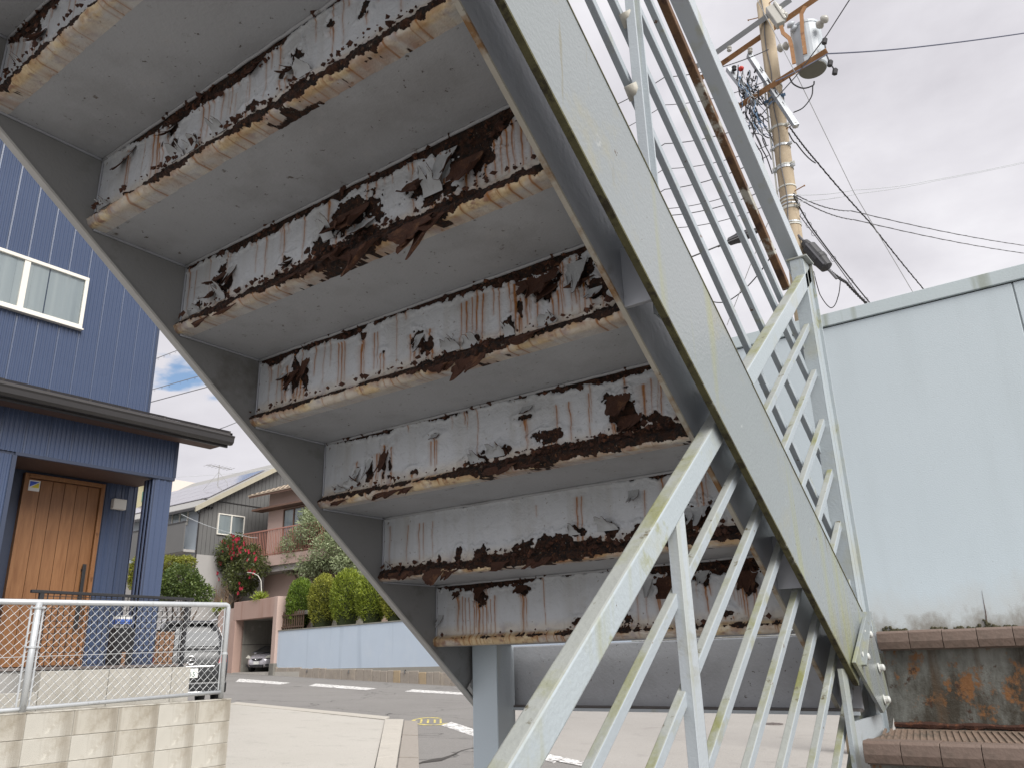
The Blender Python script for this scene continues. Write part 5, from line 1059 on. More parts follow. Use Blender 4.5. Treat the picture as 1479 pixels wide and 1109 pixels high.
# clipped conifers on the wall: each a bush of its own
m_hedge = leaf_mat('conifer_foliage', (0.15,0.21,0.022), (0.40,0.46,0.055)); m_hedge2 = leaf_mat('conifer_foliage_yellowish', (0.18,0.205,0.028), (0.44,0.44,0.07)); m_hedge3 = leaf_mat('conifer_foliage_dark', (0.08,0.15,0.018), (0.27,0.37,0.045))
hlab = ['darker green clipped conifer at the left end of the row on the retaining wall', 'olive green clipped conifer, second from the garage end of the row', 'tallest pale green clipped conifer in the middle of the row', 'bright green round-topped conifer, fourth from the garage end', 'yellowish conifer half hidden by the staircase edge, fifth from the garage', 'clipped conifer just behind the edge of the staircase', 'clipped conifer hidden farthest behind the staircase']
hm = [m_hedge3, m_hedge2, m_hedge, m_hedge, m_hedge2, m_hedge, m_hedge]
rsh = np.random.RandomState(9)
for i, (x, yt, wpx) in enumerate(((432,838,36),(466,832,42),(500,826,46),(537,828,44),(572,838,42),(606,836,44),(640,838,44))):
    p0 = onW(x, 905, -0.75); top_ = onW(x, yt, -0.75)[2]; D_ = float(ray(x,870)@_f)*0+np.linalg.norm(p0)/np.linalg.norm(ray(x,905)); rad = wpx/2*D_/F*1.04
    h_ = top_-zt_
    t_ = thing('conifer_bush', hlab[i], 'bush', (p0[0], p0[1], zt_), 0, 'clipped conifers along the retaining wall')
    n = 9000; d = rsh.randn(n, 3); d /= np.linalg.norm(d, axis=1)[:, None]
    lump = 1+0.13*(fbm(d[:,0]*3+i*5, d[:,1]*3+d[:,2]*3, 3, i)-0.5)*2
    r = (1-0.30*rsh.rand(n)**1.5)*lump; zsc = h_*0.50
    Pp = np.stack([d[:,0]*rad*r, d[:,1]*rad*r, zsc+0.12+np.sign(d[:,2])*np.abs(d[:,2])**0.92*zsc*r*0.97], 1)
    Nn = d*0.7+np.array([0,0,0.75]); leaves('foliage', Pp, Nn, 0.13, 0.045, hm[i], t_, 40+i)
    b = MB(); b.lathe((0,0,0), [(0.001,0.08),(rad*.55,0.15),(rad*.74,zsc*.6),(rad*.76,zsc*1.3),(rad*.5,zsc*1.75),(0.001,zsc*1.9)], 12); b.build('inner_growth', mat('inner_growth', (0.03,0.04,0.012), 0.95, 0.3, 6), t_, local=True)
    b = MB(); b.tube([(0,0,-0.1),(0.02,0,0.3),(0,0,zsc)], [0.07,0.06,0.03], 6); b.build('trunk', m_bark, t_, local=True)
def wblobs(lst, off):
    out = []
    for (x, y, rx, ry) in lst:
        c = onW(x, y, off); D_ = np.linalg.norm(c)/np.linalg.norm(ray(x, y)); out.append((c[0], c[1], c[2], rx*D_/F, rx*D_/F*0.8, ry*D_/F))
    return out
def dblobs(lst, D_): return [(*dep(x, y, D_), rx*D_/F, rx*D_/F*0.8, ry*D_/F) for x, y, rx, ry in lst]
def bush(name, label, cat, blobs, base, n, ln_, wd, mt, r0, seed, stems=1, shell=0.6, droop=0.0, grp=None):
    t_ = thing(name, label, cat, base, 0, grp); rs = np.random.RandomState(seed); P_, d = crown_points(blobs, n, rs, shell)
    leaves('crown', P_-np.array(base), d, ln_, wd, mt, t_, seed, droop); branchy(t_, base, blobs, r0, seed, stems); return t_, P_, d
m_cam = leaf_mat('camellia_leaf', (0.06,0.08,0.025), (0.18,0.20,0.065), 0.35); m_flower = leaf_mat('red_petals', (0.50,0.02,0.05), (0.80,0.06,0.13), 0.5); 
cbl = wblobs([(342,795,32,24),(322,798,18,16),(364,802,22,17),(311,828,28,20),(348,832,30,24),(374,818,22,16),(332,812,24,14),(300,826,14,12),(352,846,22,12)], -1.3)
base = tuple(onW(325, 872, -1.3)[:2])+(zt_,)
cam_t, P_, d_ = bush('camellia', 'tall camellia with dark leaves and clusters of red flowers above the garage', 'shrub', cbl, base, 14000, 0.14, 0.085, m_cam, 0.05, 5, 3.2, 0.7)
rs = np.random.RandomState(8)
idx = []
for (x, y, r_, n_) in ((322,782,4,5),(343,780,7,9),(335,797,9,12),(352,796,8,6),(304,822,7,20),(308,832,8,22),(302,838,5,8),(318,812,8,6),(364,824,6,5),(345,845,6,3),(372,806,7,3),(313,800,5,5)):
    for k in range(int(n_*1.5)): idx.append(onW(x+rs.randn()*r_*.6, y+rs.randn()*r_*.6, -0.35+rs.rand()*0.3-0.6))
fb_ = MB()
for c in idx:
    for k in range(5):
        a = 2*math.pi*k/5+rs.rand(); rr = 0.10+0.04*rs.rand(); q = np.array([math.cos(a)*rr, -0.04, math.sin(a)*rr])
        fb_.add([c, c+q*0.6+np.array([-q[2],-0.03,q[0]])*0.5, c+q, c+q*0.6-np.array([-q[2],0.03,q[0]])*0.5], [(0,1,2,3)])
tag(fb_.build('flowers', m_flower, cam_t), kind='stuff')
m_ol = leaf_mat('grey_green_leaf', (0.22,0.27,0.13), (0.48,0.54,0.32), 0.5, 0.3)
obl = wblobs([(462,760,36,28),(436,785,34,26),(480,795,36,28),(425,812,24,16),(455,818,32,18),(505,810,30,22),(530,835,26,16),(410,800,16,18),(448,745,18,16),(500,780,24,22)], -2.6)
base = tuple(onW(470, 872, -2.6)[:2])+(zt_,)
bush('olive_tree', 'loose grey-green olive-like tree behind the clipped conifers', 'tree', obl, base, 17000, 0.17, 0.07, m_ol, 0.11, 12, 1, 0.85)
m_yel = leaf_mat('yellow_green_leaf', (0.17,0.19,0.025), (0.40,0.40,0.06)); m_mid = leaf_mat('mid_green_leaf', (0.06,0.10,0.025), (0.19,0.25,0.06))
ybl = dblobs([(205,812,16,11),(200,838,16,16),(212,852,16,16),(190,826,14,12)], 41); base = tuple(dep(204, 880, 41)[:2])+(zt_-0.6,)
bush('pine_shrub', 'yellow-green cloud-pruned shrub seen between the porch wall and pillar', 'shrub', ybl, base, 5000, 0.13, 0.05, m_yel, 0.06, 21, 2)
ybl = dblobs([(245,813,22,10),(266,812,18,10),(230,830,18,16)], 42.5); base = tuple(dep(256, 880, 42.5)[:2])+(zt_-0.6,)
bush('pine_shrub', 'yellow-topped shrub right of the porch pillar behind the black car', 'shrub', ybl, base, 4200, 0.13, 0.05, m_yel, 0.06, 22, 2)
ybl = dblobs([(260,838,32,24),(238,852,24,20),(280,850,20,20),(296,858,14,14)], 41.5); base = tuple(dep(262, 885, 41.5)[:2])+(zt_-0.6,)
bush('broadleaf_bush', 'mid-green rounded bush beside the red-flowered camellia', 'bush', ybl, base, 8000, 0.13, 0.07, m_mid, 0.06, 23, 2)
# dry twigs and low plants at the terrace edge
tw = MB(); rs = random.Random(4)
for i in range(150):
    a = onW(rs.uniform(286,330), 880, -0.6); h = rs.uniform(0.5,1.9); tw.tube([a, a+np.array([rs.gauss(0,.15),0,h*.5]), a+np.array([rs.gauss(0,.4),rs.gauss(0,.2),h])], [0.018,0.012,0.004], 4)
t_ = thing('dry_bush', 'bare brown twiggy bush at the terrace edge beside the camellia', 'bush', onW(300,880,-0.6)); tag(tw.build('twigs', mat('dry_twig', (0.26,0.18,0.12), 0.9, 0.2), t_), kind='stuff')
m_lime = leaf_mat('lime_leaf', (0.22,0.30,0.03), (0.42,0.48,0.08))
for nm_, lab_, (x, y, w_, h_) in (('spider_plant','yellow-green strap-leaved plant hanging over the pink wall',(318,878,14,9)),('low_plant','small bright green plant on the garage roof by the window',(375,862,16,6))):
    c = onW(x, y, -0.05); t_ = thing(nm_, lab_, 'plant', (c[0], c[1], zl1-0.3)); rs2 = np.random.RandomState(int(x)); n = 260
    Pp = np.stack([rs2.randn(n)*w_*.012, rs2.randn(n)*.12, (c[2]-zl1+0.3)+rs2.randn(n)*h_*.012], 1); dd = rs2.randn(n,3); dd[:,2] = np.abs(dd[:,2])*.6; dd /= np.linalg.norm(dd,axis=1)[:,None]
    leaves('leaves', Pp, dd, 0.30, 0.05, m_lime, t_, int(x)); b = MB(); b.lathe((0,0,0), [(0.1,0),(0.14,0.12),(0.1,0.14)], 8); b.build('crown_base', m_soil, t_, local=True)
# picket fence at the end of the hedge
pf = thing('picket_fence', 'short dark brown picket fence between the garage and the conifers', 'fence', wpt(s_of(408), -0.2, zt_))
for i, x in enumerate(np.arange(402, 432, 3.2)):
    b = MB(); s_ = s_of(x); wbox(b, s_, s_+0.07, -0.22, -0.18, zt_, zt_+1.1+0.05*math.sin(i*2)); b.build('picket', mat('dark_picket', (0.10,0.06,0.04), 0.85, 0.3, 6), pf)
b = MB(); wbox(b, s_of(401), s_of(433), -0.18, -0.15, zt_+0.25, zt_+0.32); wbox(b, s_of(401), s_of(433), -0.18, -0.15, zt_+0.85, zt_+0.92); b.build('rail', MATS['dark_picket'], pf)

# ---- grey gabled house --------------------------------------------------------------------------------------------------
m_grey = mat('grey_ribbed_cladding', (0.135,0.134,0.130), 0.6, 0.08, 1.5); m_greyb = mat('pale_blue_cladding', (0.42,0.47,0.52), 0.6, 0.06, 1.5)
m_cream = mat('cream_barge_board', (0.36,0.335,0.26), 0.7, 0.12, 2, spots=[((0.35,0.31,0.22), 3, 0.55, 0.15)]); m_eave = mat('eave_grey', (0.30,0.295,0.28), 0.6, 0.08, 2)
m_solar = glass_mat('solar_glass', (0.20,0.185,0.215), 0.28); m_pale = mat('pale_plinth', (0.36,0.345,0.33), 0.85, 0.08, 1.5)
cn = dep(286, 770, 50); XG, YG = cn[0], cn[1]
gh = thing('grey_house', 'dark grey gabled house with solar panels on the roof beyond the gardens', 'house', (XG, YG, zt_))
ze = onX((275,727), XG+0.6)[2]; Yr = onX((402,673), XG+0.6)[1]; zr = onX((402,673), XG+0.6)[2]; Yr2 = Yr+1.2; slope = (zr-ze)/(Yr-(YG-0.5)); zr2 = ze+slope*(Yr2-(YG-0.5))
zc = onX((287,800), XG)[2]
b = MB(); b.prism([(XG,YG,zt_),(XG,YG,ze+slope*0.5-0.12),(XG,Yr2,zr2-0.12),(XG,2*Yr2-YG,ze+slope*.5-0.12),(XG,2*Yr2-YG,zt_)], (-1,0,0), 0.03, 11); b.build('wall_core', m_grey, gh)
yy = YG
k_ = 0
while yy < Yr2+3:
    y2 = yy+0.30; f_ = lambda y: (ze+slope*(min(y,2*Yr2-y)-(YG-0.5))-0.14)
    b = MB(); b.prism([(XG,yy+0.012,zc),(XG,y2-0.012,zc),(XG,y2-0.012,f_(y2)),(XG,yy+0.012,f_(yy))], (1,0,0), -0.03, 0.012); b.build('cladding_board', m_grey, gh); yy = y2
b = MB(); b.box(XG-11, XG+0.02, YG-0.02, Yr2+3, zt_-0.1, zc); b.build('plinth', m_pale, gh)
b = MB(); zb_ = onX((340,728), XG)[2]; b.box(XG+0.012, XG+0.035, YG, Yr2+3, zb_, zb_+0.07); b.build('band', m_gutter, gh)
# roof slab, cream verge, solar panels
rz = lambda y: ze+slope*(y-(YG-0.5))
b = MB(); b.prism([(XG+0.55,YG-0.6,rz(YG-0.6)),(XG+0.55,Yr2,zr2),(XG+0.55,2*Yr2-YG+0.6,rz(YG-0.6)),(XG+0.55,2*Yr2-YG+0.6,rz(YG-0.6)-0.1),(XG+0.55,Yr2,zr2-0.1),(XG+0.55,YG-0.6,rz(YG-0.6)-0.1)], (-1,0,0), 0, 12); b.build('roof', m_eave, gh)
b = MB(); b.prism([(XG+0.62,YG-0.7,rz(YG-0.7)+0.04),(XG+0.62,Yr2,zr2+0.04),(XG+0.62,Yr2,zr2-0.30),(XG+0.62,YG-0.7,rz(YG-0.7)-0.30)], (-1,0,0), 0, 0.12); b.build('barge_board', m_cream, gh)
b = MB(); b.box(XG-12, XG+0.5, YG-0.78, YG-0.60, rz(YG-0.7)-0.20, rz(YG-0.7)-0.04); b.build('gutter', m_gutter, gh)
pnl = None
for i in range(7):
    for j in range(4):
        x0 = XG-0.3-i*1.6; ya = YG+0.7+j*1.05
        b = MB(); b.prism([(x0,ya,rz(ya)+0.10),(x0,ya+1.02,rz(ya+1.02)+0.10),(x0,ya+1.02,rz(ya+1.02)+0.05),(x0,ya,rz(ya)+0.05)], (-1,0,0), 0, 1.57); b.build('solar_panel', m_solar, gh)
def simple_window(parent, mk, w, h, frame=m_white, cur=True, rot=0.0):
    """mk(u, v, d): point at u across, v up, d outwards"""
    def bx(b, u0, u1, v0, v1, d0, d1): b.add([mk(u,v,d) for d in (d0,d1) for u,v in ((u0,v0),(u1,v0),(u1,v1),(u0,v1))], [(3,2,1,0),(4,5,6,7),(0,1,5,4),(1,2,6,5),(2,3,7,6),(3,0,4,7)])
    b = MB(); t = 0.07
    for q in ((0,w,0,t),(0,w,h-t,h),(0,t,t,h-t),(w-t,w,t,h-t),(w/2-t*.6,w/2+t*.6,t,h-t)): bx(b, *q, 0.0, 0.09)
    wi = b.build('window', frame, parent)
    for u0, u1 in ((t, w/2-t*.6), (w/2+t*.6, w-t)):
        b = MB(); b.add([mk(u0,t,0.05),mk(u1,t,0.05),mk(u1,h-t,0.05),mk(u0,h-t,0.05)], [(0,1,2,3)]); b.build('pane', m_pane, wi)
    b = MB(); bx(b, t, w-t, t, h-t, 0.0, 0.015); b.build('curtain', m_curtain if cur else m_gutter, wi)
    return wi
a = onX((312,771), XG); c = onX((353,743), XG); ww, wh = c[1]-a[1], onX((312,740), XG)[2]-a[2]
simple_window(gh, lambda u, v, d: (XG+0.013+d, a[1]+u, a[2]+v), ww, wh)
# left side: pale upper wall, grey balcony parapet, small windows
b = MB(); b.box(XG-10.9, XG-0.05, YG-0.02, YG, zc, ze-0.1); b.build('upper_wall', m_greyb, gh)
zpar = onY((250,757), YG-0.9)[2]
b = MB(); xl = onY((202,770), YG-0.9)[0]
b.box(XG-6, XG-0.02, YG-0.95, YG-0.88, zc+0.1, zpar)
b.build('balcony_parapet', m_grey, gh); b = MB(); b.box(XG-6.05, XG, YG-0.98, YG-0.86, zpar, zpar+0.07); b.build('parapet_cap', m_gutter, gh)
b = MB(); b.box(XG-6, XG-0.02, YG-0.9, YG, zc+0.1, zc+0.25); b.build('balcony_floor', m_pale, gh)
for xa, xb_, ya_, yb_ in ((248,273,741,762),(206,216,749,768)):
    p1 = onY((xa,yb_), YG-0.03); p2 = onY((xb_,ya_), YG-0.03)
    simple_window(gh, lambda u, v, d: (p1[0]+u, YG-0.025-d, p1[2]+v), p2[0]-p1[0], p2[2]-p1[2]+0.2)
b = MB(); b.tube([(XG+0.06,YG-0.5,rz(YG-.5)-0.15),(XG+0.06,YG-0.06,rz(YG-.5)-0.45),(XG+0.06,YG-0.06,zt_)], 0.05, 6); b.build('downpipe', m_gutter, gh)
b = MB()
for k in range(4):
    c_ = onX((293+4*k,733), XG); b.lathe(c_+np.array([0.05,0,0]), [(0.05,0),(0.07,0.05),(0.03,0.16)], 7, (1,0,0))
b.build('wire_insulators', m_gutter, gh)
b = MB(); c_ = np.array([XG-3.0, Yr-2.2, rz(Yr-2.2)]); b.tube([c_, c_+np.array([0,0,1.6])], 0.03, 5)
for k in range(7): b.tube([c_+np.array([-0.5,-0.9+0.3*k,1.45]), c_+np.array([0.5,-0.9+0.3*k,1.45])], 0.014, 4)
b.tube([c_+np.array([0,-1.0,1.45]), c_+np.array([0,1.0,1.45])], 0.02, 4)
for k in (-1,1): b.tube([c_+np.array([0,0,1.1]), c_+np.array([k*0.9,0.5*k,-0.1])], 0.012, 4)
b.build('antenna', m_eave, gh)
# ---- pink house -------------------------------------------------------------------------------------------------------------
YP = 32.6; ph_p = lambda x, y, o=0.0: onY((x,y), YP-o)
xL = ph_p(388,740)[0]; zE_ = ph_p(395,716)[2]
m_tileroof = mat('pale_roof_tiles', (0.40,0.32,0.24), 0.7, 0.15, 3); m_brown = mat('brown_trim', (0.15,0.085,0.06), 0.7, 0.15, 3); m_pinkrail = mat('pink_metal', (0.36,0.17,0.13), 0.5, 0.08, 3); m_pinkw = mat('pink_house_render', (0.53,0.40,0.35), 0.85, 0.05, 1, 0.002, 40)
hp = thing('pink_house', 'pink rendered house with a railed balcony and tiled roof behind the trees', 'house', (xL, YP, zt_))
b = MB(); b.box(xL, xL+14, YP, YP+8, zt_, zE_+0.35); b.build('wall', m_pinkw, hp)
b = MB(); 
b.prism([(xL-0.8,YP-1.0,zE_),(xL-0.8,YP+4,zE_+1.9),(xL-0.8,YP+9,zE_),(xL-0.8,YP+9,zE_-0.14),(xL-0.8,YP+4,zE_+1.74),(xL-0.8,YP-1.0,zE_-0.14)], (1,0,0), 0, 16); rf_ = b.build('roof', m_brown, hp)
for r_ in range(12):
    b = MB(); f0, f1 = r_/12, (r_+1.12)/12
    ya_, yb_ = YP-1.05+5*f0, YP-1.05+5*f1; za_, zb2 = zE_-0.02+1.92*f0, zE_-0.02+1.92*f1
    nn = 70; vs = []
    for i in range(nn+1):
        x = xL-0.85+16*i/nn; o_ = 0.05*abs(math.sin(i*math.pi/2))
        vs += [(x, ya_, za_+0.07+o_), (x, yb_, zb2+0.03+o_)]
    b.add(vs, [(2*i,2*i+2,2*i+3,2*i+1) for i in range(nn)]); b.add([(xL-0.85,ya_,za_),(xL+15.1,ya_,za_),(xL+15.1,ya_,za_+0.075),(xL-0.85,ya_,za_+0.075)], [(0,1,2,3)]); b.build('roof_tiles', m_tileroof, rf_)
zc2 = ph_p(390,738)[2]
b = MB(); b.box(xL-0.7, xL+8, YP-0.8, YP, zc2, zc2+0.12); b.build('canopy', m_brown, hp)
zf = ph_p(370,806,1.4)[2]; zrl = ph_p(365,768,1.4)[2]; xb0 = ph_p(352,770,1.4)[0]
b = MB(); b.box(xb0, xL+9, YP-1.4, YP, zf-0.55, zf+0.05); b.build('balcony_slab', m_pink, hp)
b = MB(); b.box(xb0, xL+9, YP-1.42, YP-1.34, zrl-0.08, zrl); b.box(xb0, xL+9, YP-1.40, YP-1.36, zf+0.12, zf+0.17); b.build('balcony_rail', m_pinkrail, hp)
x = xb0
kk = 0
while x < xb0+7.5:
    b = MB(); w_ = 0.05 if kk % 10 == 0 else 0.022; b.box(x, x+w_, YP-1.40, YP-1.36, zf+0.05, zrl-0.07); b.build('baluster', m_pinkrail, hp); x += 0.155; kk += 1
p1 = ph_p(409,770); p2 = ph_p(424,733)
simple_window(hp, lambda u, v, d: (p1[0]+u, YP-d, zf+0.1+v), 2.0, p2[2]-zf-0.1, m_brown)
p1 = ph_p(380,868); p2 = ph_p(410,836)
simple_window(hp, lambda u, v, d: (p1[0]+u, YP-d, zt_+0.2+v), 2.2, 1.5, m_white)
b = MB(); zz = ph_p(375,832)[2]; b.box(xL-1.4, xL+5, YP-1.2, YP, zz, zz+0.35); b.build('ground_floor_canopy', m_pale, hp)
b = MB(); b.box(xL-1.3, xL-1.1, YP-1.1, YP-0.9, zt_, zz); b.build('post', m_brown, hp)
b = MB(); q0 = onW(378,862,-0.6); q1 = onW(375,830,-0.6); b.tube([q0, onW(377,838,-0.6), onW(373,831,-0.6), onW(366,827,-0.6), onW(357,826,-0.6)], 0.022, 6); wp = tag(b.build('garden_pipe', mat('white_pipe', (0.62,0.60,0.54), 0.5, 0.1)), 'curved white pipe standing on the garage roof by the window', 'pipe')
# ---- cream house far left ------------------------------------------------------------------------------------------------------
cp = dep(190, 740, 68); ch = thing('cream_house', 'small cream house gable with a green shutter seen past the porch pillar', 'house', (cp[0], cp[1], zt_))
Yc = cp[1]; q = lambda x, y: onY((x,y), Yc)
x0, x1 = q(196,735)[0]-3, q(222,735)[0]; zz0, zz1 = q(205,770)[2], q(205,712)[2]; xm = (q(198,700)[0]+q(222,700)[0])/2; zpk = q(206,690)[2]
b = MB(); b.prism([(x0,Yc,zt_),(x1,Yc,zt_),(x1,Yc,zz1),((x0+x1)/2,Yc,zpk),(x0,Yc,zz1)], (0,1,0), 0, 6); b.build('wall', mat('cream_render', (0.60,0.55,0.34), 0.8, 0.06), ch)
b = MB(); b.prism([(x0-.5,Yc-.3,zz1-0.3),((x0+x1)/2,Yc-.3,zpk+0.25),(x1+.5,Yc-.3,zz1-0.3),(x1+.5,Yc-.3,zz1-0.1),((x0+x1)/2,Yc-.3,zpk+0.5),(x0-.5,Yc-.3,zz1-0.1)], (0,1,0), 0, 7); b.build('roof', mat('cream_roof', (0.52,0.46,0.40), 0.7, 0.1), ch)
b = MB(); g0, g1 = q(205,724), q(213,708); b.box(g0[0], g1[0], Yc-0.06, Yc, g0[2], g1[2]); b.build('shutter', mat('green_shutter', (0.10,0.26,0.20), 0.6, 0.1), ch)
# ================================================================ utility pole, transformer, cables
m_pole = mat('pole_concrete', (0.42,0.34,0.235), 0.85, 0.10, 5, 0.002, 60, spots=[((0.34,0.27,0.19), 6, 0.55, 0.15), ((0.48,0.42,0.33), 20, 0.62, 0.08)], streaks=[((0.28,0.22,0.15), 9, 0.60, 0.12)])
m_arm = mat('galvanised_arm', (0.36,0.38,0.40), 0.45, 0.12, 6, metal=0.4); m_rustarm = mat('rusty_arm', (0.33,0.17,0.075), 0.75, 0.3, 9, 0.002, 50, spots=[((0.18,0.085,0.04), 7, 0.55, 0.12), ((0.40,0.28,0.17), 12, 0.6, 0.1)])
m_tank = mat('tank_paint', (0.46,0.50,0.53), 0.4, 0.06, 3); m_porc = mat('porcelain', (0.42,0.41,0.37), 0.25, 0.06); m_cable = mat('black_cable', (0.035,0.035,0.038), 0.6, 0.2); m_gcable = mat('grey_cable', (0.13,0.13,0.14), 0.6, 0.2)
m_bluec = mat('blue_cable', (0.16,0.27,0.42), 0.5, 0.15); m_wtape = mat('pale_band', (0.55,0.55,0.50), 0.6, 0.12, 20); m_tankbot = mat('tank_bottom', (0.17,0.165,0.14), 0.7, 0.15, 6)
DP = 14.6
pb, pt_ = dep(1148,356,DP), dep(1071,-90,DP)
axv = Vector(pt_-pb); axv = axv/axv.z                       # lean per metre of height
vert = Vector((axv.x*0.35, axv.y*0.0, 1.0))                  # the pole leans only a little
pb2 = Vector(pb); base = pb2 + vert*(gz(pb[0],pb[1])-pb2.z)
def polept(x, y):                                            # point on the pole axis seen at picture row y
    d = ray(x, y); a = Vector(d); n = a.cross(vert); w_ = n.cross(a); return base + vert*((-Vector(base)).dot(w_)/vert.dot(w_))
up_ = thing('utility_pole', 'tall tan concrete utility pole with rusty crossarms and many cable bands', 'utility pole', base)
b = MB(); top = base + vert*14.0
b.tube([base-vert*0.2, base+vert*5, base+vert*10, top], [0.185, 0.168, 0.150, 0.136], 20); b.build('shaft', m_pole, up_, smooth=True)
rz_ = lambda P_: 0.185-0.0035*(P_.z-base.z)
YPL = lambda x, y, o=0.0: Vector(onY((x, y), base.y-o))      # point on the upright plane through the pole (o metres nearer)
def arm(q0, q1, w, h, mt, o0, o1, nm='crossarm'):
    b = MB(); b.channel(YPL(*q0, o0), YPL(*q1, o1), w, h, 0.012, (0.25,-0.6,0.75)); return b.build(nm, mt, up_)
arm((1000,101),(1142,0), 0.105, 0.105, m_arm, 0.20, 0.20); arm((1010,115),(1185,-6), 0.105, 0.105, m_rustarm, -0.22, -0.22)
arm((1058,160),(1194,74), 0.105, 0.105, m_rustarm, 0.20, 0.46); 
arm((1082,80),(1150,183), 0.10, 0.09, m_arm, 0.24, 0.30); arm((1052,100),(1092,152), 0.10, 0.09, m_arm, 0.22, 0.26)
for k, (q0, q1) in enumerate((((1088,80),(1140,165)),((1058,108),(1086,144)))):
    b = MB()
    for i in range(4):
        t = 0.2+0.2*i; p0 = YPL(q0[0]+(q1[0]-q0[0])*t, q0[1]+(q1[1]-q0[1])*t, 0.31); p1 = YPL(q0[0]+(q1[0]-q0[0])*(t+.07), q0[1]+(q1[1]-q0[1])*(t+.07), 0.31); b.beam(p0, p1, 0.02, 0.02)
    b.build('slot', m_gutter, up_)
# bands with bolt lugs
for i, y in enumerate((128,146,154,190,218,246,250,277,293,298,303,309,330,333)):
    P_ = polept(1120, y); r = rz_(P_); h = 0.05 if i in (2,3,4,6,11) else 0.028
    b = MB(); b.lathe(P_, [(r+.001,0),(r+0.012,0.002),(r+0.012,h),(r+.001,h+.002)], 22, vert)
    if i in (1,3,4,5,6,11):
        for s_ in (-1, 1):
            c = P_+Vector((s_*(r+0.05)*0.8, -(r+0.03)*0.35, h/2)); b.box(c.x-0.05, c.x+0.05, c.y-0.015, c.y+0.015, c.z-0.025, c.z+0.025); b.lathe(c+Vector((0,-0.05,0)), [(0.016,0),(0.016,0.1)], 6, (0,1,0))
    b.build('pole_band', m_bluec if i in (1,2) else (m_wtape if i % 2 else m_galv), up_)
for y in (23, 196, 287, 10):
    P_ = polept(1110, y); r = rz_(P_); s_ = 1 if y != 23 else -1
    b = MB(); b.tube([P_+Vector((s_*r*.8,-0.05,0)), P_+Vector((s_*(r+0.17),-0.09,0.02))], 0.011, 6); b.lathe(P_+Vector((s_*(r+0.17),-0.09,0.02)), [(0.018,0),(0.018,0.02)], 6, (s_,0,0)); b.build('step_bolt', m_rustarm, up_)
b = MB(); pp = [polept(1110, y)+Vector((0.02*math.sin(y*.07), -rz_(polept(1110,y))-0.012, 0)) for y in range(-40, 340, 12)]; b.tube(pp, 0.009, 5); b.build('earth_cable', m_gcable, up_)
b = MB(); pp = [polept(1110, y)+Vector((-rz_(polept(1110,y))-0.03, -0.05, 0)) for y in range(120, 330, 12)]; b.tube(pp, 0.018, 6); b.build('conduit', m_wtape, up_)
# strain insulators, white cut-outs and hangers
def ribbed(c, ax, L, r, n, mt, nm, par):
    b = MB(); prof = []
    for i in range(n): prof += [(r*0.5, L*i/n), (r, L*(i+.35)/n), (r*0.95, L*(i+.6)/n), (r*0.5, L*(i+.95)/n)]
    b.lathe(c, [(0.001,0)]+prof+[(0.001,L)], 12, ax); return b.build(nm, mt, par, smooth=True)
b = MB(); c0, c1 = YPL(1111,13,0.32), YPL(1128,37,0.32); b.beam(c0, c1, 0.16, 0.16, (0.3,-0.9,0.2)); b.beam(c0+Vector((0.11,0,0.06)), c1+Vector((0.09,0,0.07)), 0.06, 0.12, (0.3,-0.9,0.2)); b.build('cutout_box', m_porc, up_, bevel=0.015)
ribbed(YPL(1119,9,0.3), (0.4,0,-0.9), 0.42, 0.075, 4, m_porc, 'cutout_insulator', up_)
for (q, mt_) in (((1053,72),m_porc),((1083,74),m_porc),((1148,182),m_porc),((1060,100),m_cable)): ribbed(YPL(*q,0.3)-Vector((0,0,.05)), (0.1,0,1), 0.12, 0.05, 2, mt_, 'insulator', up_)
b = MB(); c = YPL(1070,100,0.3); b.lathe(c, [(0.02,-0.05),(0.05,-0.02),(0.05,0.03),(0.02,0.06)], 10, (1,0,0.3)); b.build('red_marker', mat('red_plastic', (0.5,0.03,0.02), 0.4), up_)
# tangle of service wires on the left of the pole
rs = random.Random(17)
for nm_, mt_, n_, r_ in (('service_wires', m_cable, 16, 0.011), ('signal_wires', m_bluec, 12, 0.008), ('pale_wires', m_galv, 9, 0.007)):
    b = MB()
    for i in range(n_):
        x, y = rs.uniform(1066,1096), rs.uniform(95,170); pts = []
        xe, ye_ = rs.uniform(1092,1118), y+rs.uniform(20,110)
        for k in range(9):
            t = k/8; sag = 16*math.sin(math.pi*t)*rs.uniform(.4,1.2)
            pts.append(YPL(x+(xe-x)*t-sag*rs.uniform(.2,.9), y+(ye_-y)*t+rs.uniform(-5,5), 0.15+0.25*math.sin(t*5+i)))
        b.curve(pts, r_, 4)
    tag(b.build(nm_, mt_, up_), kind='stuff')
b = MB()
for i in range(26):
    c = YPL(rs.uniform(1068,1098), rs.uniform(100,190), 0.3); b.lathe(c, [(0.010,-.04),(0.018,-.03),(0.018,.03),(0.010,.04)], 6, (rs.gauss(0,1),rs.gauss(0,.3),rs.gauss(0,1)))
tag(b.build('wire_connectors', m_cable, up_), kind='stuff')
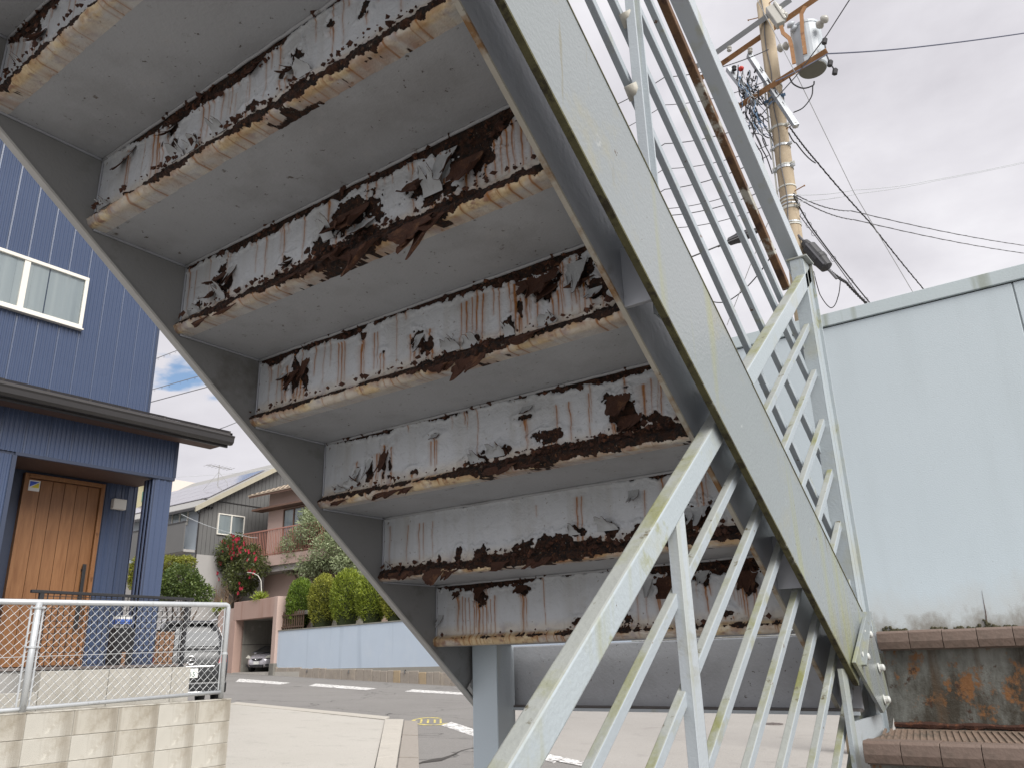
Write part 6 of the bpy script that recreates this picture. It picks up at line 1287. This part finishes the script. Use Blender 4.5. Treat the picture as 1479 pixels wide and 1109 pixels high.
# transformer can hanging by two rusty straps
bc = YPL(1174,101,0.15); R_ = 20.5*np.linalg.norm(np.array(bc))/np.linalg.norm(ray(1174,101))/F; tax = Vector((0.0,0.0,1.0))
tz = YPL(1158,44,0.15).z - bc.z
tf = thing('transformer', 'grey cylindrical pole transformer held between two rusty straps', 'transformer', bc)
b = MB(); b.lathe(bc, [(0.001,0.0),(R_*0.93,0.0)], 28, tax); b.lathe(bc, [(R_*0.93,-0.004),(R_,0.025),(R_,tz*0.92),(R_*1.04,tz*0.93),(R_*1.04,tz*0.98),(R_*0.9,tz),(R_*0.4,tz*1.06),(0.001,tz*1.07)], 28, tax); b.build('tank', m_tank, tf, smooth=False)
b = MB(); b.lathe(bc, [(0.001,-0.02),(R_*0.90,-0.018),(R_*0.94,0.01)], 28, tax); b.build('tank_base', m_tankbot, tf)
for (q0, q1, q2, q3) in (((1128,38),(1140,56),(1143,66),(1147,92)),((1163,10),(1158,28),(1159,48),(1163,78))):
    b = MB(); P0, P1, P2_, P3 = [YPL(*q, 0.48) for q in (q0,q1,q2,q3)]
    pts = [P0, P0.lerp(P1,.5)+Vector((-0.04,0,0)), P1, P2_, P3]
    for i in range(4): b.beam(pts[i], pts[i+1]+(pts[i+1]-pts[i]).normalized()*0.01, 0.07, 0.025, (0.2,-0.95,0.1))
    b.build('strap', m_rustarm, tf)
for (q, ax_, L_) in (((1181,40),(0.75,-0.5,0.1),0.26),((1139,66),(-0.85,-0.4,-0.2),0.22),((1149,45),(-0.3,-0.5,0.7),0.2)): ribbed(YPL(*q,0.35), ax_, L_, 0.085, 2, m_porc if q[0] != 1149 else m_tank, 'bushing', tf)
b = MB(); b.box(bc.x-0.06, bc.x+0.06, bc.y-R_-0.05, bc.y-R_+0.02, bc.z-0.02, bc.z+0.10); b.build('bracket', m_tank, tf)
b = MB()
for q in ((1191,60),(1199,92),(1206,104)): b.lathe(YPL(*q,0.4), [(0.02,-.07),(0.05,-.05),(0.05,.04),(0.02,.07)], 8, (0.3,0,1))
b.tube([YPL(1191,62,0.4), YPL(1194,80,0.4), YPL(1199,92,0.4), YPL(1207,104,0.4)], 0.014, 5); b.build('lead_cables', m_cable, tf)
b = MB(); b.curve([YPL(1140,112,0.3), YPL(1146,122,0.3), YPL(1160,128,0.3), YPL(1174,124,0.3), YPL(1176,118,0.3)], 0.014, 6); b.curve([YPL(1174,124,0.3), YPL(1172,140,0.3), YPL(1160,156,0.3), YPL(1146,163,0.3)], 0.012, 6); b.build('loop_cable', m_cable, tf)
# cable splice closures
def closure(q0, q1, r, name, label, o=0.1):
    p0, p1 = YPL(*q0, o), YPL(*q1, o); d = (p1-p0); L_ = d.length
    t_ = thing(name, label, 'cable closure', p0); b = MB(); b.lathe(p0, [(0.02,0),(r*.55,L_*.06),(r*.7,L_*.2),(r,L_*.24),(r,L_*.55),(r*1.1,L_*.58),(r*1.1,L_*.66),(r,L_*.7),(r*.85,L_*.92),(r*.4,L_*.97),(0.02,L_)], 14, d); b.build('case', m_cable, t_, smooth=False)
    b = MB(); b.beam(p0+d*.2+Vector((0,-r,0)), p0+d*.9+Vector((0,-r,0)), 0.03, 0.03); b.tube([p0-d*.2, p0], 0.022, 6); b.tube([p1, p1+d*.3], 0.022, 6); b.build('hanger', m_gcable, t_)
closure((1160,348),(1197,390), 0.13, 'splice_closure', 'black tapering cable closure hanging just right of the pole')
closure((1096,332),(1050,351), 0.09, 'splice_closure', 'long grey cable box seen between the upper railing bars', 0.5)
# wires: each one a cable of its own
def wire(label, pts, r=0.012, mt=None, sag=0.0, loops=0, cat='overhead wire', twist=False):
    P_ = [Vector(dep(x, y, D)) for x, y, D in pts]; out = []
    for i in range(len(P_)-1):
        n_ = 14
        for k in range(n_): t = k/n_; out.append(P_[i].lerp(P_[i+1], t) - Vector((0,0,sag*4*t*(1-t))))
    out.append(P_[-1]); b = MB(); b.tube(out, r, 5)
    if twist:
        L_ = len(out); o2 = []
        for k in range(L_-1):
            for j in range(4):
                a = (k*4+j)*1.3; o2.append(out[k].lerp(out[k+1], j/4)+Vector((math.cos(a)*r*1.1, 0, math.sin(a)*r*1.1)))
        b.tube(o2, r*0.6, 4)
    for k in range(loops):
        t = (k+.5)/loops; j = int(t*(len(out)-1)); c = out[j]; b.tube([c+Vector((0.05*math.sin(a), 0, -0.06+0.06*math.cos(a))) for a in np.linspace(0, 2*math.pi, 10)], 0.005, 4)
    return tag(b.build('overhead_wire', mt or m_gcable), label, cat)
wire('dark wire running right from the transformer to the upper right edge', [(1120,118,14.3),(1196,78,14.3),(1330,68,15.5),(1520,42,17)], 0.013, mat('slate_cable',(0.09,0.10,0.15),0.5), 0.02)
wire('thin wire rising past the transformer to the top edge of the sky', [(1098,168,14.6),(1150,110,14.2),(1195,50,13.6),(1240,-20,13)], 0.010, m_gcable)
wire('straight thin guy wire crossing the sky from the crossarm down to the wall', [(1078,-30,14.6),(1152,112,15),(1233,278,16),(1320,425,18)], 0.007, m_galv)
wire('thick dark cable bundle descending right to the panelled wall', [(1140,183,14.6),(1178,232,15),(1255,320,17),(1340,425,20)], 0.013, m_cable, 0.03, twist=True)
wire('second dark cable joining the thick bundle beside the pole', [(1139,192,14.6),(1150,207,14.8),(1178,236,15)], 0.012, m_cable, 0.06)
wire('twisted cable leaving the pole low and sloping to the right edge, upper of the two', [(1146,280,14.6),(1230,305,17),(1520,360,24)], 0.010, m_gcable, 0.10, twist=True)
wire('twisted cable leaving the pole low and sloping to the right edge, lower of the two', [(1146,283,14.6),(1235,318,17),(1520,371,24)], 0.010, m_gcable, 0.10, twist=True)
wire('fine pale wire from the pole to the right edge below the cloud, upper', [(1148,282,14.6),(1233,275,17),(1340,262,20),(1530,222,25)], 0.008, m_galv, 0.04)
wire('fine pale wire from the pole to the right edge below the cloud, lower', [(1152,292,14.6),(1240,280,17),(1350,262,20),(1530,224,25)], 0.008, m_galv, 0.03)
wire('cable with small hanging rings descending beside the black closure', [(1146,283,14.6),(1175,333,15),(1260,442,18)], 0.014, m_cable, 0.04, loops=7)
wire('thin wire just left of the ringed cable above the wall', [(1155,312,14.6),(1200,370,15.5),(1250,440,17)], 0.009, m_gcable)
wire('knotted dark cable from the black closure down to the wall', [(1196,389,14.6),(1222,408,15),(1256,442,16)], 0.020, m_cable, 0.02, twist=True)
wire('slack loop of cable hanging below the black closure', [(1175,392,14.6),(1184,425,14.6),(1200,445,14.6),(1210,430,14.6),(1214,400,14.6)], 0.009, m_cable, 0.05)
for i, (ya, yb_) in enumerate(((100,52),(140,96),(196,150),(232,190),(262,205),(290,240),(300,252),(318,276))):
    wire(('thin wire between the upper railing bars, %s from the top' % ('first','second','third','fourth','fifth','sixth','seventh','eighth')[i]), [(820,ya+78,19),(960,ya+12,16.5),(1110,yb_+20,14.6)], 0.008 if i % 2 else 0.010, m_gcable, 0.12)
wire('drooping cable between the railing bars above the lower handrail', [(960,395,18),(1020,432,17),(1060,430,16),(1120,360,14.8)], 0.012, m_cable, 0.1)
wire('steep thin wire falling behind the upper railing bars', [(1110,320,14.6),(1085,380,15),(1050,470,16)], 0.007, m_galv)
wire('dark cable carrying the grey cable box behind the railing', [(1098,331,14.4),(1000,371,14.2),(800,455,14)], 0.014, m_cable)
wire('looped telephone wire in the blue gap of sky beside the house, upper', [(100,560,38),(223,519,40),(262,504,41),(420,440,44)], 0.02, m_gcable, 0.0, loops=14)
wire('looped telephone wire in the gap of sky beside the house, middle', [(100,600,38),(218,563,40),(292,542,41),(420,505,44)], 0.02, m_gcable, 0.0, loops=20)
wire('paired power line in the gap of sky beside the house, lower', [(100,610,38),(216,581,40),(306,557,41),(420,525,44)], 0.025, m_gcable)
wire('thin power line low over the grey roof', [(150,700,44),(260,688,46),(420,672,50)], 0.012, m_galv, 0.1)
wire('short power line crossing the staircase edge above the eave tip', [(300,625,40),(323,617,40),(350,606,41),(480,560,43)], 0.022, m_gcable)
wire('service wire slung across the grey gable wall', [(262,742,49),(310,762,49),(350,772,48.5),(372,776,48)], 0.014, m_galv, 0.05)
